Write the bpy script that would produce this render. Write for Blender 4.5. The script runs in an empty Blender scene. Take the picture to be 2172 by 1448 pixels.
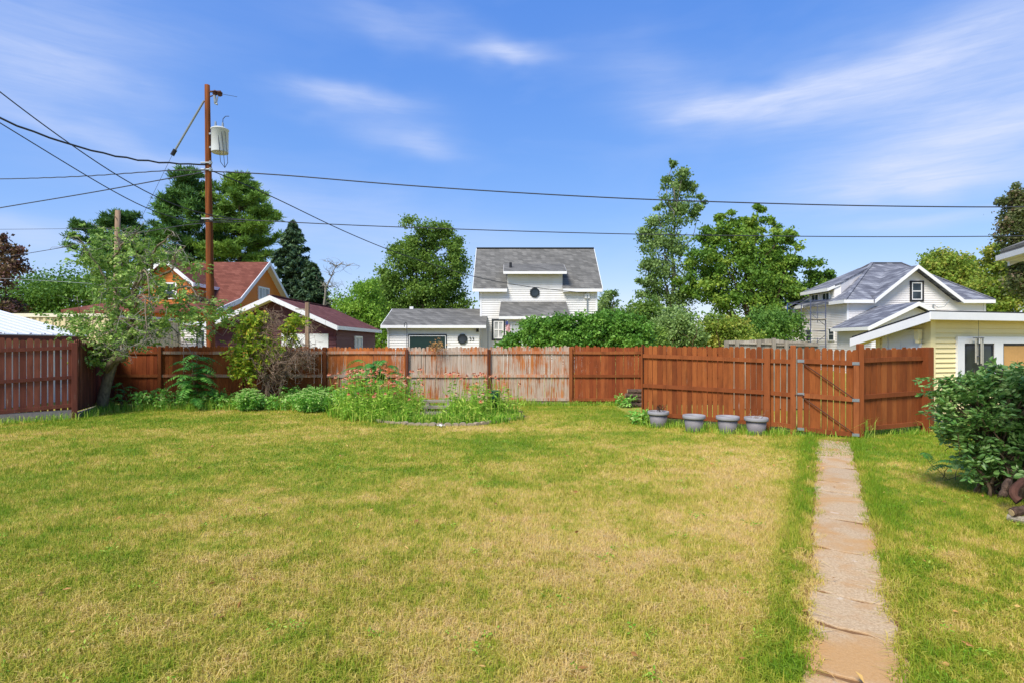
import bpy, math
import numpy as np
from mathutils import Vector

R = math.radians
scene = bpy.context.scene
COL = scene.collection

# ------------------------------------------------------------------ camera
F_PX = 20.0 / 36.0 * 2172.0            # focal length in photo pixels
EYE = 1.85
HOR = 728.0
cam_d = bpy.data.cameras.new('camera')
cam_d.lens = 20.0
cam_d.sensor_width = 36.0
cam_d.shift_y = 4.0 / 2172.0
cam_d.clip_start = 0.05
cam_d.clip_end = 3000.0
cam = bpy.data.objects.new('camera', cam_d)
cam.location = (0, 0, EYE)
cam.rotation_euler = (R(90), 0, 0)
COL.objects.link(cam)
scene.camera = cam


def at(px, py, d):
    """photo measurement -> point in the place, d metres in front of the camera"""
    return np.array([(px - 1086.0) * d / F_PX, d, EYE - (py - HOR) * d / F_PX])


def gx(px, d):
    return (px - 1086.0) * d / F_PX


def gz(py, d):
    return EYE - (py - HOR) * d / F_PX


# ------------------------------------------------------------------ node helpers
def lin(r, g, b):
    def f(c):
        c = c / 255.0
        return c / 12.92 if c <= 0.04045 else ((c + 0.055) / 1.055) ** 2.4
    return (f(r), f(g), f(b), 1.0)


def nd(nt, typ, ins=None, **props):
    n = nt.nodes.new(typ)
    for k, v in props.items():
        setattr(n, k, v)
    for k, v in (ins or {}).items():
        s = n.inputs[k]
        if isinstance(v, bpy.types.NodeSocket):
            nt.links.new(v, s)
        else:
            s.default_value = v
    return n


def mth(nt, op, a, b=0.0, c=None, clamp=False):
    ins = {0: a, 1: b}
    if c is not None:
        ins[2] = c
    n = nd(nt, 'ShaderNodeMath', ins, operation=op, use_clamp=clamp)
    return n.outputs[0]


def mixc(nt, f, a, b, blend='MIX'):
    n = nd(nt, 'ShaderNodeMix', {0: f, 6: a, 7: b}, data_type='RGBA', blend_type=blend)
    return n.outputs[2]


def ramp(nt, f, stops, interp='LINEAR'):
    n = nd(nt, 'ShaderNodeValToRGB', {0: f})
    cr = n.color_ramp
    cr.interpolation = interp
    while len(cr.elements) < len(stops):
        cr.elements.new(0.5)
    for e, (p, c) in zip(cr.elements, stops):
        e.position = p
        e.color = c if not isinstance(c, (int, float)) else (c, c, c, 1)
    return n.outputs[0]


def wpos(nt, scale=(1, 1, 1), loc=(0, 0, 0)):
    g = nd(nt, 'ShaderNodeNewGeometry')
    m = nd(nt, 'ShaderNodeMapping', {0: g.outputs['Position'], 'Scale': scale, 'Location': loc})
    return m.outputs[0]


def noise(nt, vec, scale=1.0, detail=3.0, rough=0.55, dist=0.0):
    n = nd(nt, 'ShaderNodeTexNoise', {'Vector': vec, 'Scale': scale, 'Detail': detail, 'Roughness': rough, 'Distortion': dist})
    return n.outputs['Fac']


def new_mat(name):
    m = bpy.data.materials.new(name)
    m.use_nodes = True
    nt = m.node_tree
    nt.nodes.clear()
    out = nd(nt, 'ShaderNodeOutputMaterial')
    return m, nt, out


def finish(nt, out, col, rough=0.7, bump=None, bstr=0.3, bdist=0.01, metal=0.0, spec=0.3):
    p = nd(nt, 'ShaderNodeBsdfPrincipled', {'Base Color': col, 'Roughness': rough, 'Metallic': metal, 'Specular IOR Level': spec})
    if bump is not None:
        b = nd(nt, 'ShaderNodeBump', {'Height': bump, 'Strength': bstr, 'Distance': bdist})
        nt.links.new(b.outputs[0], p.inputs['Normal'])
    nt.links.new(p.outputs[0], out.inputs[0])
    return p


# ------------------------------------------------------------------ sky, sun, exposure
SUN_EL, SUN_ROT = R(50), R(213)       # sun behind the camera, to the left
world = bpy.data.worlds.new('World')
scene.world = world
world.use_nodes = True
wt = world.node_tree
wt.nodes.clear()
wout = nd(wt, 'ShaderNodeOutputWorld')
sky = nd(wt, 'ShaderNodeTexSky', sky_type='NISHITA')
sky.sun_disc = False
sky.sun_elevation = SUN_EL
sky.sun_rotation = SUN_ROT
sky.altitude = 200
sky.air_density = 1.0
sky.dust_density = 0.35
sky.ozone_density = 2.2
tc = nd(wt, 'ShaderNodeTexCoord')
sep = nd(wt, 'ShaderNodeSeparateXYZ', {0: tc.outputs['Generated']})
az = mth(wt, 'ARCTAN2', sep.outputs[0], sep.outputs[1])
el = mth(wt, 'ARCSINE', sep.outputs[2])
# wispy warp of the cloud directions
wv = nd(wt, 'ShaderNodeCombineXYZ', {0: mth(wt, 'MULTIPLY', az, 3.0), 1: mth(wt, 'MULTIPLY', el, 7.0), 2: 0.3}).outputs[0]
w1 = noise(wt, wv, 1.0, 3.0, 0.5)
w2 = noise(wt, nd(wt, 'ShaderNodeVectorMath', {0: wv, 1: (5.2, 1.3, 9.1)}, operation='ADD').outputs[0], 1.6, 3.0, 0.5)
azw = mth(wt, 'ADD', az, mth(wt, 'MULTIPLY', mth(wt, 'SUBTRACT', w1, 0.5), 0.16))
elw = mth(wt, 'ADD', el, mth(wt, 'MULTIPLY', mth(wt, 'SUBTRACT', w2, 0.5), 0.10))


def cloud(px, py, sx, sy, slope, amp):
    a0 = math.atan((px - 1086) / F_PX)
    e0 = math.atan((HOR - py) / math.hypot(F_PX, px - 1086))
    da = mth(wt, 'SUBTRACT', azw, a0)
    de = mth(wt, 'SUBTRACT', mth(wt, 'SUBTRACT', elw, e0), mth(wt, 'MULTIPLY', da, slope))
    qa = mth(wt, 'POWER', mth(wt, 'ABSOLUTE', mth(wt, 'DIVIDE', da, sx / F_PX)), 2.0)
    qe = mth(wt, 'POWER', mth(wt, 'ABSOLUTE', mth(wt, 'DIVIDE', de, sy / F_PX)), 2.0)
    g = mth(wt, 'EXPONENT', mth(wt, 'MULTIPLY', mth(wt, 'ADD', qa, qe), -1.0))
    return mth(wt, 'MULTIPLY', g, amp * 1.25)


clouds = [(1065, 112, 85, 22, 0.0, .55), (760, 224, 110, 26, .03, .42), (870, 300, 80, 26, -.05, .30),
          (1540, 215, 150, 32, -.04, .50), (1800, 190, 230, 45, .16, .42), (2080, 90, 220, 90, .25, .30),
          (2080, 270, 260, 60, .22, .55), (2060, 360, 180, 26, -.05, .40), (1960, 465, 150, 22, 0, .30),
          (110, 150, 170, 36, -.06, .28), (60, 40, 260, 60, .1, .25), (180, 270, 260, 26, -.22, .25),
          (60, 505, 140, 26, 0, .35), (860, 40, 130, 30, -.1, .20), (700, 470, 420, 70, -.15, .22),
          (1400, 160, 120, 60, -.3, .16)]
acc = None
for c in clouds:
    s = cloud(*c)
    acc = s if acc is None else mth(wt, 'ADD', acc, s)
# thin streaks over the whole sky
sv = nd(wt, 'ShaderNodeVectorMath', {0: tc.outputs['Generated'], 1: (2.2, 1.6, 7.0)}, operation='MULTIPLY').outputs[0]
st = noise(wt, sv, 1.3, 5.0, 0.55, 0.4)
st = mth(wt, 'MULTIPLY', mth(wt, 'SUBTRACT', st, 0.50, clamp=True), 0.40)
tex = noise(wt, nd(wt, 'ShaderNodeVectorMath', {0: tc.outputs['Generated'], 1: (4, 4, 26)}, operation='MULTIPLY').outputs[0], 1.6, 6.0, 0.6, 0.5)
fib = noise(wt, nd(wt, 'ShaderNodeVectorMath', {0: tc.outputs['Generated'], 1: (7, 7, 70)}, operation='MULTIPLY').outputs[0], 1.5, 7.0, 0.65, 0.8)
acc = mth(wt, 'MULTIPLY', acc, mth(wt, 'ADD', mth(wt, 'MULTIPLY', tex, .9), mth(wt, 'ADD', mth(wt, 'MULTIPLY', fib, .9), 0.05)))
cl = mth(wt, 'ADD', acc, st, clamp=True)
hsv = nd(wt, 'ShaderNodeHueSaturation', {'Hue': 0.513, 'Saturation': 1.24, 'Value': 1.0, 'Color': sky.outputs[0]})
sc_ = nd(wt, 'ShaderNodeSeparateColor', {0: hsv.outputs[0]})
grade = nd(wt, 'ShaderNodeCombineColor', {0: mth(wt, 'MULTIPLY', mth(wt, 'POWER', sc_.outputs[0], .77), .775),
                                          1: mth(wt, 'MULTIPLY', mth(wt, 'POWER', sc_.outputs[1], .59), 1.065),
                                          2: mth(wt, 'MULTIPLY', mth(wt, 'POWER', sc_.outputs[2], .34), 2.16)})
skyc = mixc(wt, cl, grade.outputs[0], (2.75, 3.05, 3.95, 1))
bg = nd(wt, 'ShaderNodeBackground', {0: skyc, 1: 0.15})
wt.links.new(bg.outputs[0], wout.inputs[0])

sun_d = bpy.data.lights.new('sun', 'SUN')
sun_d.energy = 2.9
sun_d.angle = R(22)
sun_d.color = (1.0, 0.95, 0.87)
sun = bpy.data.objects.new('sun', sun_d)
sdir = Vector((math.sin(SUN_ROT) * math.cos(SUN_EL), math.cos(SUN_ROT) * math.cos(SUN_EL), math.sin(SUN_EL)))
sun.rotation_euler = sdir.to_track_quat('Z', 'Y').to_euler()
sun.location = (-10, -10, 30)
COL.objects.link(sun)
scene.view_settings.view_transform = 'Standard'
scene.view_settings.look = 'None'
scene.view_settings.gamma = 1.0
scene.view_settings.exposure = 0.80
scene.cycles.max_bounces = 5
scene.cycles.diffuse_bounces = 2
scene.cycles.glossy_bounces = 2
scene.cycles.transmission_bounces = 3


# ------------------------------------------------------------------ mesh helpers
class MB:
    def __init__(self):
        self.V = []
        self.n = 0
        self.G = []
        self.T = []
        self.smooth = False

    def add(self, v, faces, tint=0.5):
        v = np.asarray(v, float).reshape(-1, 3)
        by = {}
        for f in faces:
            by.setdefault(len(f), []).append(f)
        self.V.append(v)
        for k, fs in by.items():
            a = np.asarray(fs, np.int64) + self.n
            self.G.append(a)
            self.T.append(np.full(len(a), tint))
        self.n += len(v)
        return self

    def add_arr(self, v, f, tint):
        self.V.append(v)
        self.G.append(f + self.n)
        self.T.append(np.broadcast_to(tint, (len(f),)).astype(float))
        self.n += len(v)
        return self

    def box(self, x0, x1, y0, y1, z0, z1):
        v = [(x, y, z) for z in (z0, z1) for y in (y0, y1) for x in (x0, x1)]
        return self.hexa(v)

    def hexa(self, v):
        return self.add(v, [(0, 2, 3, 1), (4, 5, 7, 6), (0, 1, 5, 4), (2, 6, 7, 3), (0, 4, 6, 2), (1, 3, 7, 5)])

    def bar(self, p, q, th, h):
        p = np.array(p, float); q = np.array(q, float)
        d = q - p
        s = np.cross(d, (0, 0, 1))
        if np.linalg.norm(s) < 1e-6:
            s = np.array((1.0, 0, 0)); up = np.array((0, h / 2, 0))
        else:
            s /= np.linalg.norm(s); up = np.array((0, 0, h / 2))
        s = s * th / 2
        v = [p - s - up, q - s - up, p + s - up, q + s - up, p - s + up, q - s + up, p + s + up, q + s + up]
        return self.hexa(v)

    def prism(self, pts, vec):
        p = np.array(pts, float); k = len(p)
        v = np.vstack([p, p + np.array(vec, float)])
        f = [tuple(range(k)), tuple(range(2 * k - 1, k - 1, -1))]
        for i in range(k):
            j = (i + 1) % k
            f.append((i, i + k, j + k, j))
        return self.add(v, f)

    def tube(self, pts, radii, n=8, tint=0.5, cap=True):
        P = np.array(pts, float); k = len(P)
        r = np.broadcast_to(np.array(radii, float), (k,))
        T = np.gradient(P, axis=0)
        T /= np.linalg.norm(T, axis=1)[:, None] + 1e-12
        a = np.array((0, 0, 1.0)) if abs(T[0][2]) < 0.9 else np.array((1.0, 0, 0))
        u = np.cross(T[0], a); u /= np.linalg.norm(u)
        rings = []
        ang = np.linspace(0, 2 * math.pi, n, endpoint=False)
        for i in range(k):
            u = u - T[i] * np.dot(u, T[i]); u /= np.linalg.norm(u) + 1e-12
            w = np.cross(T[i], u)
            rings.append(P[i] + r[i] * (np.cos(ang)[:, None] * u + np.sin(ang)[:, None] * w))
        v = np.vstack(rings)
        i0 = (np.arange(k - 1)[:, None] * n + np.arange(n)[None, :])
        i1 = (np.arange(k - 1)[:, None] * n + (np.arange(n)[None, :] + 1) % n)
        f = np.stack([i0, i1, i1 + n, i0 + n], -1).reshape(-1, 4)
        fs = [tuple(x) for x in f]
        if cap and n > 2:
            fs.append(tuple(range(n - 1, -1, -1)))
            fs.append(tuple(range((k - 1) * n, k * n)))
        return self.add(v, fs, tint)

    def lathe(self, c, prof, n=20):
        """prof: list of (radius, z) from c"""
        c = np.array(c, float)
        ang = np.linspace(0, 2 * math.pi, n, endpoint=False)
        v = np.vstack([np.stack([c[0] + r * np.cos(ang), c[1] + r * np.sin(ang), np.full(n, c[2] + z)], 1) for r, z in prof])
        f = []
        for i in range(len(prof) - 1):
            for j in range(n):
                k = (j + 1) % n
                f.append((i * n + j, i * n + k, (i + 1) * n + k, (i + 1) * n + j))
        return self.add(v, f)


def build_mesh(name, mb, smooth=False):
    V = np.vstack(mb.V)
    me = bpy.data.meshes.new(name)
    nl = sum(g.size for g in mb.G); npoly = sum(len(g) for g in mb.G)
    me.vertices.add(len(V)); me.loops.add(nl); me.polygons.add(npoly)
    me.vertices.foreach_set('co', V.ravel())
    me.loops.foreach_set('vertex_index', np.concatenate([g.ravel() for g in mb.G]).astype(np.int32))
    tot = np.concatenate([np.full(len(g), g.shape[1]) for g in mb.G]).astype(np.int32)
    me.polygons.foreach_set('loop_start', np.concatenate([[0], np.cumsum(tot)[:-1]]).astype(np.int32))
    me.polygons.foreach_set('use_smooth', np.full(npoly, bool(smooth)))
    at_ = me.attributes.new('tint', 'FLOAT', 'FACE')
    at_.data.foreach_set('value', np.concatenate(mb.T).astype(np.float32))
    me.update(calc_edges=True)
    return me


WLOC = {}


def obj(name, mb, mat, parent=None, smooth=False, label=None, cat=None, group=None, kind=None, plabel=None):
    V = np.vstack(mb.V)
    if parent is None:
        mn, mx = V.min(0), V.max(0)
        org = np.array([(mn[0] + mx[0]) / 2, (mn[1] + mx[1]) / 2, mn[2]])
        loc = org
    else:
        org = WLOC[parent.name]
        loc = np.zeros(3)
    mb.V = [V - org]
    me = build_mesh(name, mb, smooth)
    me.materials.append(mat)
    o = bpy.data.objects.new(name, me)
    COL.objects.link(o)
    o.location = loc
    o.parent = parent
    WLOC[o.name] = org
    if label: o['label'] = label
    if cat: o['category'] = cat
    if group: o['group'] = group
    if kind: o['kind'] = kind
    if plabel: o['label'] = plabel
    return o


def thing(name, label, cat, loc, group=None):
    o = bpy.data.objects.new(name, None)
    o.empty_display_size = 0.2
    COL.objects.link(o)
    o.location = loc
    o['label'] = label
    o['category'] = cat
    if group: o['group'] = group
    WLOC[o.name] = np.array(loc, float)
    return o


def inst(name, me, parent, wloc, rotz=0.0, scale=(1, 1, 1), tilt=0.0):
    """an object that shares mesh data, standing at world point wloc"""
    o = bpy.data.objects.new(name, me)
    COL.objects.link(o)
    o.parent = parent
    o.location = np.array(wloc, float) - (WLOC[parent.name] if parent else 0)
    o.rotation_euler = (0, tilt, rotz)
    o.scale = scale
    WLOC[o.name] = np.array(wloc, float)
    return o


# leaves --------------------------------------------------------------
def unit(a):
    return a / (np.linalg.norm(a, axis=-1, keepdims=True) + 1e-12)


def leaf_arr(C, D, L, W, rng, fold=0.0):
    """rhombic leaves at C pointing along D"""
    n = len(C)
    S = unit(np.cross(D, rng.normal(size=(n, 3))))
    L = np.broadcast_to(L, (n,))[:, None]; W = np.broadcast_to(W, (n,))[:, None]
    Nn = np.cross(D, S)
    v = np.empty((n, 4, 3))
    v[:, 0] = C - D * L * .5
    v[:, 1] = C + S * W * .5 + Nn * W * fold
    v[:, 2] = C + D * L * .5
    v[:, 3] = C - S * W * .5 + Nn * W * fold
    f = np.arange(4 * n).reshape(n, 4)
    return v.reshape(-1, 3), f


def path_noise(p, q, rng, k=5, wob=0.12, sag=0.0):
    p = np.array(p, float); q = np.array(q, float)
    t = np.linspace(0, 1, k)[:, None]
    P = p + (q - p) * t
    L = np.linalg.norm(q - p)
    P[1:-1] += rng.normal(size=(k - 2, 3)) * L * wob * .5
    P[:, 2] += -4 * sag * L * (t[:, 0] * (1 - t[:, 0]))
    return P


# ------------------------------------------------------------------ materials
def m_plain(name, c, rough=0.7, var=0.12, scale=6.0, metal=0.0, spec=0.3, bstr=0.15):
    m, nt, out = new_mat(name)
    n = noise(nt, wpos(nt), scale, 5, 0.6)
    n2 = noise(nt, wpos(nt), scale * 7, 3, 0.6)
    f = mth(nt, 'ADD', mth(nt, 'MULTIPLY', n, .7), mth(nt, 'MULTIPLY', n2, .3))
    a = tuple(max(0, x * (1 - var)) for x in c[:3]) + (1,)
    b = tuple(min(1, x * (1 + var)) for x in c[:3]) + (1,)
    col = ramp(nt, f, [(0.3, a), (0.7, b)])
    finish(nt, out, col, rough, f, bstr, 0.01, metal, spec)
    return m


def m_siding(name, c, dirt=(0.6, 0.55, 0.45, 1), amt=0.25):
    m, nt, out = new_mat(name)
    n = noise(nt, wpos(nt, (1, 1, .35)), 1.6, 5, 0.65)
    n2 = noise(nt, wpos(nt, (1, 1, 6)), 3.0, 4, 0.6)
    f = mth(nt, 'MULTIPLY', ramp(nt, n, [(0.42, 0.0), (0.75, 1.0)]), amt)
    d = tuple(x * y for x, y in zip(c[:3], dirt[:3])) + (1,)
    col = mixc(nt, f, c, d)
    col = mixc(nt, mth(nt, 'MULTIPLY', n2, .16), col, d)
    finish(nt, out, col, 0.55, n2, 0.06, 0.01, 0, 0.35)
    return m


def m_shingle(name, c0, c1, c2, row=0.14, width=0.32):
    m, nt, out = new_mat(name)
    g = nd(nt, 'ShaderNodeNewGeometry')
    s = nd(nt, 'ShaderNodeSeparateXYZ', {0: g.outputs['Position']})
    v = nd(nt, 'ShaderNodeCombineXYZ', {0: mth(nt, 'ADD', s.outputs[0], s.outputs[1]), 1: s.outputs[2], 2: 0.0}).outputs[0]
    br = nd(nt, 'ShaderNodeTexBrick', {'Vector': v, 'Color1': (0.1, 0.1, 0.1, 1), 'Color2': (0.9, 0.9, 0.9, 1), 'Mortar': (0.02, 0.02, 0.02, 1),
                                       'Scale': 1.0, 'Mortar Size': 0.006, 'Brick Width': width, 'Row Height': row, 'Bias': 0.0})
    n = noise(nt, v, 1.0, 6, 0.65)
    n3 = noise(nt, v, 45.0, 3, 0.7)
    f = mth(nt, 'ADD', mth(nt, 'MULTIPLY', br.outputs['Color'], .38), mth(nt, 'ADD', mth(nt, 'MULTIPLY', n, .44), mth(nt, 'MULTIPLY', n3, .25)))
    col = ramp(nt, f, [(0.2, c0), (0.52, c1), (0.85, c2)])
    col = mixc(nt, br.outputs['Fac'], col, c0)
    finish(nt, out, col, 0.95, f, 0.5, 0.02, 0, 0.15)
    return m


def m_stain(name, cols, peel=0.0, grey=(196, 177, 156)):
    """stained fence boards: per-board tone, long grain, stain peeled off to bare wood"""
    m, nt, out = new_mat(name)
    oi = nd(nt, 'ShaderNodeObjectInfo')
    base = ramp(nt, oi.outputs['Random'], [(0.0, lin(*cols[0])), (0.5, lin(*cols[1])), (1.0, lin(*cols[2]))])
    sh = nd(nt, 'ShaderNodeCombineXYZ', {0: mth(nt, 'MULTIPLY', oi.outputs['Random'], 37.0), 1: 0.0, 2: mth(nt, 'MULTIPLY', oi.outputs['Random'], 19.0)}).outputs[0]
    g = nd(nt, 'ShaderNodeNewGeometry')
    p = nd(nt, 'ShaderNodeVectorMath', {0: g.outputs['Position'], 1: sh}, operation='ADD').outputs[0]

    def pv(s):
        return nd(nt, 'ShaderNodeVectorMath', {0: p, 1: s}, operation='MULTIPLY').outputs[0]
    grain = noise(nt, pv((70, 70, 3.0)), 1.0, 4, 0.6)
    blot = noise(nt, pv((4, 4, 1.3)), 1.0, 4, 0.6)
    dk = tuple(x * .45 for x in lin(*cols[0])[:3]) + (1,)
    col = mixc(nt, mth(nt, 'MULTIPLY', ramp(nt, blot, [(0.48, 0.0), (0.75, 1.0)]), .7), base, dk)
    col = mixc(nt, mth(nt, 'MULTIPLY', ramp(nt, grain, [(0.42, 0.0), (0.75, 1.0)]), .45), col, dk)
    # worn-off stain
    pn = noise(nt, pv((34, 34, 1.5)), 1.0, 6, 0.7, 0.3)
    pb = noise(nt, wpos(nt, (1.6, 1.6, 1.3)), 1.0, 3, 0.5)
    f = mth(nt, 'ADD', mth(nt, 'MULTIPLY', pn, .75), mth(nt, 'MULTIPLY', pb, .5))
    th = 0.90 - 0.40 * peel
    pk = ramp(nt, f, [(max(0, th - .035), 0.0), (min(1, th + .045), .92)])
    gl = lin(*grey)
    gd = tuple(x * .55 for x in gl[:3]) + (1,)
    bare = ramp(nt, grain, [(0.3, gd), (0.6, gl)])
    col = mixc(nt, pk, col, bare)
    hgt = mth(nt, 'SUBTRACT', grain, mth(nt, 'MULTIPLY', pk, .4))
    finish(nt, out, col, 0.8, hgt, 0.4, 0.004, 0, 0.25)
    return m


def m_bark(name, c0, c1, sc=(9, 9, 1.5)):
    m, nt, out = new_mat(name)
    n = noise(nt, wpos(nt, sc), 1.0, 6, 0.65, 0.5)
    col = ramp(nt, n, [(0.3, lin(*c0)), (0.7, lin(*c1))])
    finish(nt, out, col, 0.9, n, 0.7, 0.03, 0, 0.15)
    return m


def m_leaf(name, stops, trans=0.35, rough=0.55, spec=0.3):
    """leaf colour by each leaf's own tint; light passes through the blade"""
    m, nt, out = new_mat(name)
    a = nd(nt, 'ShaderNodeAttribute', attribute_name='tint')
    k = [(i / (len(stops) - 1), tuple(min(.75, c * 1.6) for c in lin(*s)[:3]) + (1,)) for i, s in enumerate(stops)]
    col = ramp(nt, a.outputs['Fac'], k)
    p = nd(nt, 'ShaderNodeBsdfPrincipled', {'Base Color': col, 'Roughness': rough, 'Specular IOR Level': spec})
    tcol = mixc(nt, 0.4, col, (0.24, 0.38, 0.05, 1))
    t = nd(nt, 'ShaderNodeBsdfTranslucent', {'Color': tcol})
    mx = nd(nt, 'ShaderNodeMixShader', {0: trans, 1: p.outputs[0], 2: t.outputs[0]})
    nt.links.new(mx.outputs[0], out.inputs[0])
    return m


def lawn_dry(nt):
    """how dry the turf is at a place in the yard (0 lush .. 1 straw)"""
    g = nd(nt, 'ShaderNodeNewGeometry')
    s = nd(nt, 'ShaderNodeSeparateXYZ', {0: g.outputs['Position']})
    X, Y = s.outputs[0], s.outputs[1]
    v = nd(nt, 'ShaderNodeCombineXYZ', {0: X, 1: Y, 2: 0.0}).outputs[0]
    n1 = noise(nt, v, 0.55, 5, 0.6, 0.3)
    n2 = noise(nt, v, 2.6, 4, 0.6, 0.2)
    n3 = noise(nt, v, 11.0, 3, 0.6)
    d = mth(nt, 'ADD', mth(nt, 'MULTIPLY', n1, 1.5), mth(nt, 'ADD', mth(nt, 'MULTIPLY', n2, 1.3), mth(nt, 'MULTIPLY', n3, 1.2)))
    d = mth(nt, 'SUBTRACT', d, 1.57)

    def bump(x0, y0, rx, ry, a):
        qx = mth(nt, 'POWER', mth(nt, 'ABSOLUTE', mth(nt, 'DIVIDE', mth(nt, 'SUBTRACT', X, x0), rx)), 2.0)
        qy = mth(nt, 'POWER', mth(nt, 'ABSOLUTE', mth(nt, 'DIVIDE', mth(nt, 'SUBTRACT', Y, y0), ry)), 2.0)
        return mth(nt, 'MULTIPLY', mth(nt, 'EXPONENT', mth(nt, 'MULTIPLY', mth(nt, 'ADD', qx, qy), -1.0)), a)
    for b in ((1.0, 4.6, 1.7, 2.6, .36), (3.2, 8.6, 1.2, 2.4, .34), (-1.0, 12.2, 2.6, .35, .25), (-3.0, 3.6, 2.0, .8, .18),
              (-4.0, 8.6, 3.5, 1.6, -.12), (0.0, 10.8, 3.0, 1.0, -.22), (-9.5, 13.5, 3.5, 1.6, -.25), (2.3, 15.6, 2.6, 1.6, -.30),
              (7.6, 9.6, 1.9, 2.6, -.36), (5.0, 4.2, 1.2, 1.4, .10)):
        d = mth(nt, 'ADD', d, bump(*b))
    # the strips beside the walk stay green
    off = mth(nt, 'SUBTRACT', X, mth(nt, 'ADD', mth(nt, 'MULTIPLY', Y, .549), 0.18))
    off = mth(nt, 'ADD', off, mth(nt, 'MULTIPLY', mth(nt, 'SUBTRACT', n2, .5), .8))
    for o_, w_, a_ in ((-.47, .17, -.45), (.50, .26, -.30)):
        q = mth(nt, 'POWER', mth(nt, 'ABSOLUTE', mth(nt, 'DIVIDE', mth(nt, 'SUBTRACT', off, o_), w_)), 2.0)
        d = mth(nt, 'ADD', d, mth(nt, 'MULTIPLY', mth(nt, 'EXPONENT', mth(nt, 'MULTIPLY', q, -1.0)), a_))
    return d, v


LAWN = [(0.0, (0.185, 0.320, 0.016, 1)), (0.28, (0.325, 0.390, 0.028, 1)), (0.50, (0.53, 0.475, 0.072, 1)), (0.76, (0.72, 0.555, 0.16, 1)), (1.0, (0.77, 0.56, 0.24, 1))]


def m_ground():
    m, nt, out = new_mat('lawn_ground')
    d, v = lawn_dry(nt)
    col = ramp(nt, d, LAWN)
    f = noise(nt, v, 60, 4, 0.7)
    f2 = noise(nt, v, 9, 4, 0.6)
    soil = ramp(nt, f, [(0.3, lin(110, 92, 50)), (0.7, lin(186, 162, 104))])
    col = mixc(nt, mth(nt, 'ADD', mth(nt, 'MULTIPLY', f2, .5), .15), col, soil)
    finish(nt, out, col, 0.95, f, 0.8, 0.03, 0, 0.1)
    return m


def m_grass():
    m, nt, out = new_mat('grass_blade')
    d, v = lawn_dry(nt)
    a = nd(nt, 'ShaderNodeAttribute', attribute_name='tint')
    d = mth(nt, 'ADD', d, mth(nt, 'MULTIPLY', mth(nt, 'SUBTRACT', a.outputs['Fac'], .5), .42))
    col = ramp(nt, d, LAWN)
    p = nd(nt, 'ShaderNodeBsdfPrincipled', {'Base Color': col, 'Roughness': 0.6, 'Specular IOR Level': 0.25})
    t = nd(nt, 'ShaderNodeBsdfTranslucent', {'Color': col})
    mx = nd(nt, 'ShaderNodeMixShader', {0: .3, 1: p.outputs[0], 2: t.outputs[0]})
    nt.links.new(mx.outputs[0], out.inputs[0])
    return m


def m_concrete():
    m, nt, out = new_mat('path_concrete')
    v = wpos(nt)
    n = noise(nt, v, 2.2, 5, 0.6, .3)
    n2 = noise(nt, v, 55, 4, 0.75)
    sp = nd(nt, 'ShaderNodeTexVoronoi', {'Vector': v, 'Scale': 48.0}, feature='F1')
    col = ramp(nt, n2, [(0.25, lin(150, 118, 84)), (0.55, lin(203, 176, 138)), (0.8, lin(222, 200, 165))])
    col = mixc(nt, ramp(nt, n, [(0.50, 0.0), (0.66, .85)]), col, lin(188, 140, 84))
    col = mixc(nt, mth(nt, 'MULTIPLY', ramp(nt, noise(nt, v, 7.0, 3, .5), [(0.66, 0.0), (0.72, 1.0)]), .6), col, lin(226, 212, 190))
    col = mixc(nt, mth(nt, 'MULTIPLY', ramp(nt, sp.outputs['Distance'], [(0.1, 1.0), (0.22, 0.0)]), .45), col, lin(110, 86, 66))
    oi = nd(nt, 'ShaderNodeObjectInfo')
    col = mixc(nt, mth(nt, 'MULTIPLY', oi.outputs['Random'], .38), col, lin(170, 150, 124))
    n5 = noise(nt, v, .9, 4, .6, .6)
    col = mixc(nt, ramp(nt, n5, [(0.50, 0.0), (0.62, .75)]), col, lin(190, 144, 88))
    finish(nt, out, col, 0.92, n2, 0.5, 0.01, 0, 0.15)
    return m


def m_glass(name, c=(0.02, 0.028, 0.034, 1), rough=0.06):
    m, nt, out = new_mat(name)
    n = noise(nt, wpos(nt), 1.4, 3, .5)
    col = ramp(nt, n, [(0.35, c), (0.7, tuple(min(1, x * 2.2 + .01) for x in c[:3]) + (1,))])
    finish(nt, out, col, rough, None, spec=0.3)
    return m


MT = {}
MT['orange'] = m_stain('stain_orange', [(126, 64, 27), (145, 78, 34), (164, 94, 44)], 0.14)
MT['orange_worn'] = m_stain('stain_orange_worn', [(164, 88, 40), (182, 104, 50), (200, 120, 58)], 0.55)
MT['orange_peel'] = m_stain('stain_orange_peeling', [(164, 92, 44), (182, 108, 54), (200, 122, 60)], 0.78)
MT['rust'] = m_stain('stain_rust', [(134, 64, 31), (152, 78, 38), (166, 90, 46)], 0.24)
MT['red'] = m_stain('stain_dark_red', [(98, 52, 40), (118, 64, 48), (136, 78, 58)], 0.26)
MT['rail_worn'] = m_stain('stain_rail_worn', [(180, 104, 60), (196, 124, 80), (206, 140, 100)], 0.70)
MT['post'] = m_stain('stain_post', [(132, 69, 32), (146, 80, 39), (160, 92, 48)], 0.14)
MT['grey_wood'] = m_stain('weathered_grey_wood', [(150, 140, 122), (172, 162, 142), (190, 180, 160)], 0.25, (205, 198, 180))
MT['white_siding'] = m_siding('white_siding', (0.82, 0.80, 0.75, 1))
MT['white_trim'] = m_plain('white_trim', (0.80, 0.79, 0.765, 1), 0.5, .05, 3)
MT['pink_siding'] = m_siding('warm_white_siding', (0.86, 0.825, 0.78, 1), (.8, .7, .65, 1), .3)
MT['cream_siding'] = m_siding('yellow_siding', lin(248, 230, 172), (.85, .8, .68, 1), .2)
MT['orange_board'] = m_siding('orange_boards', lin(214, 128, 46), (.7, .55, .45, 1), .35)
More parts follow.
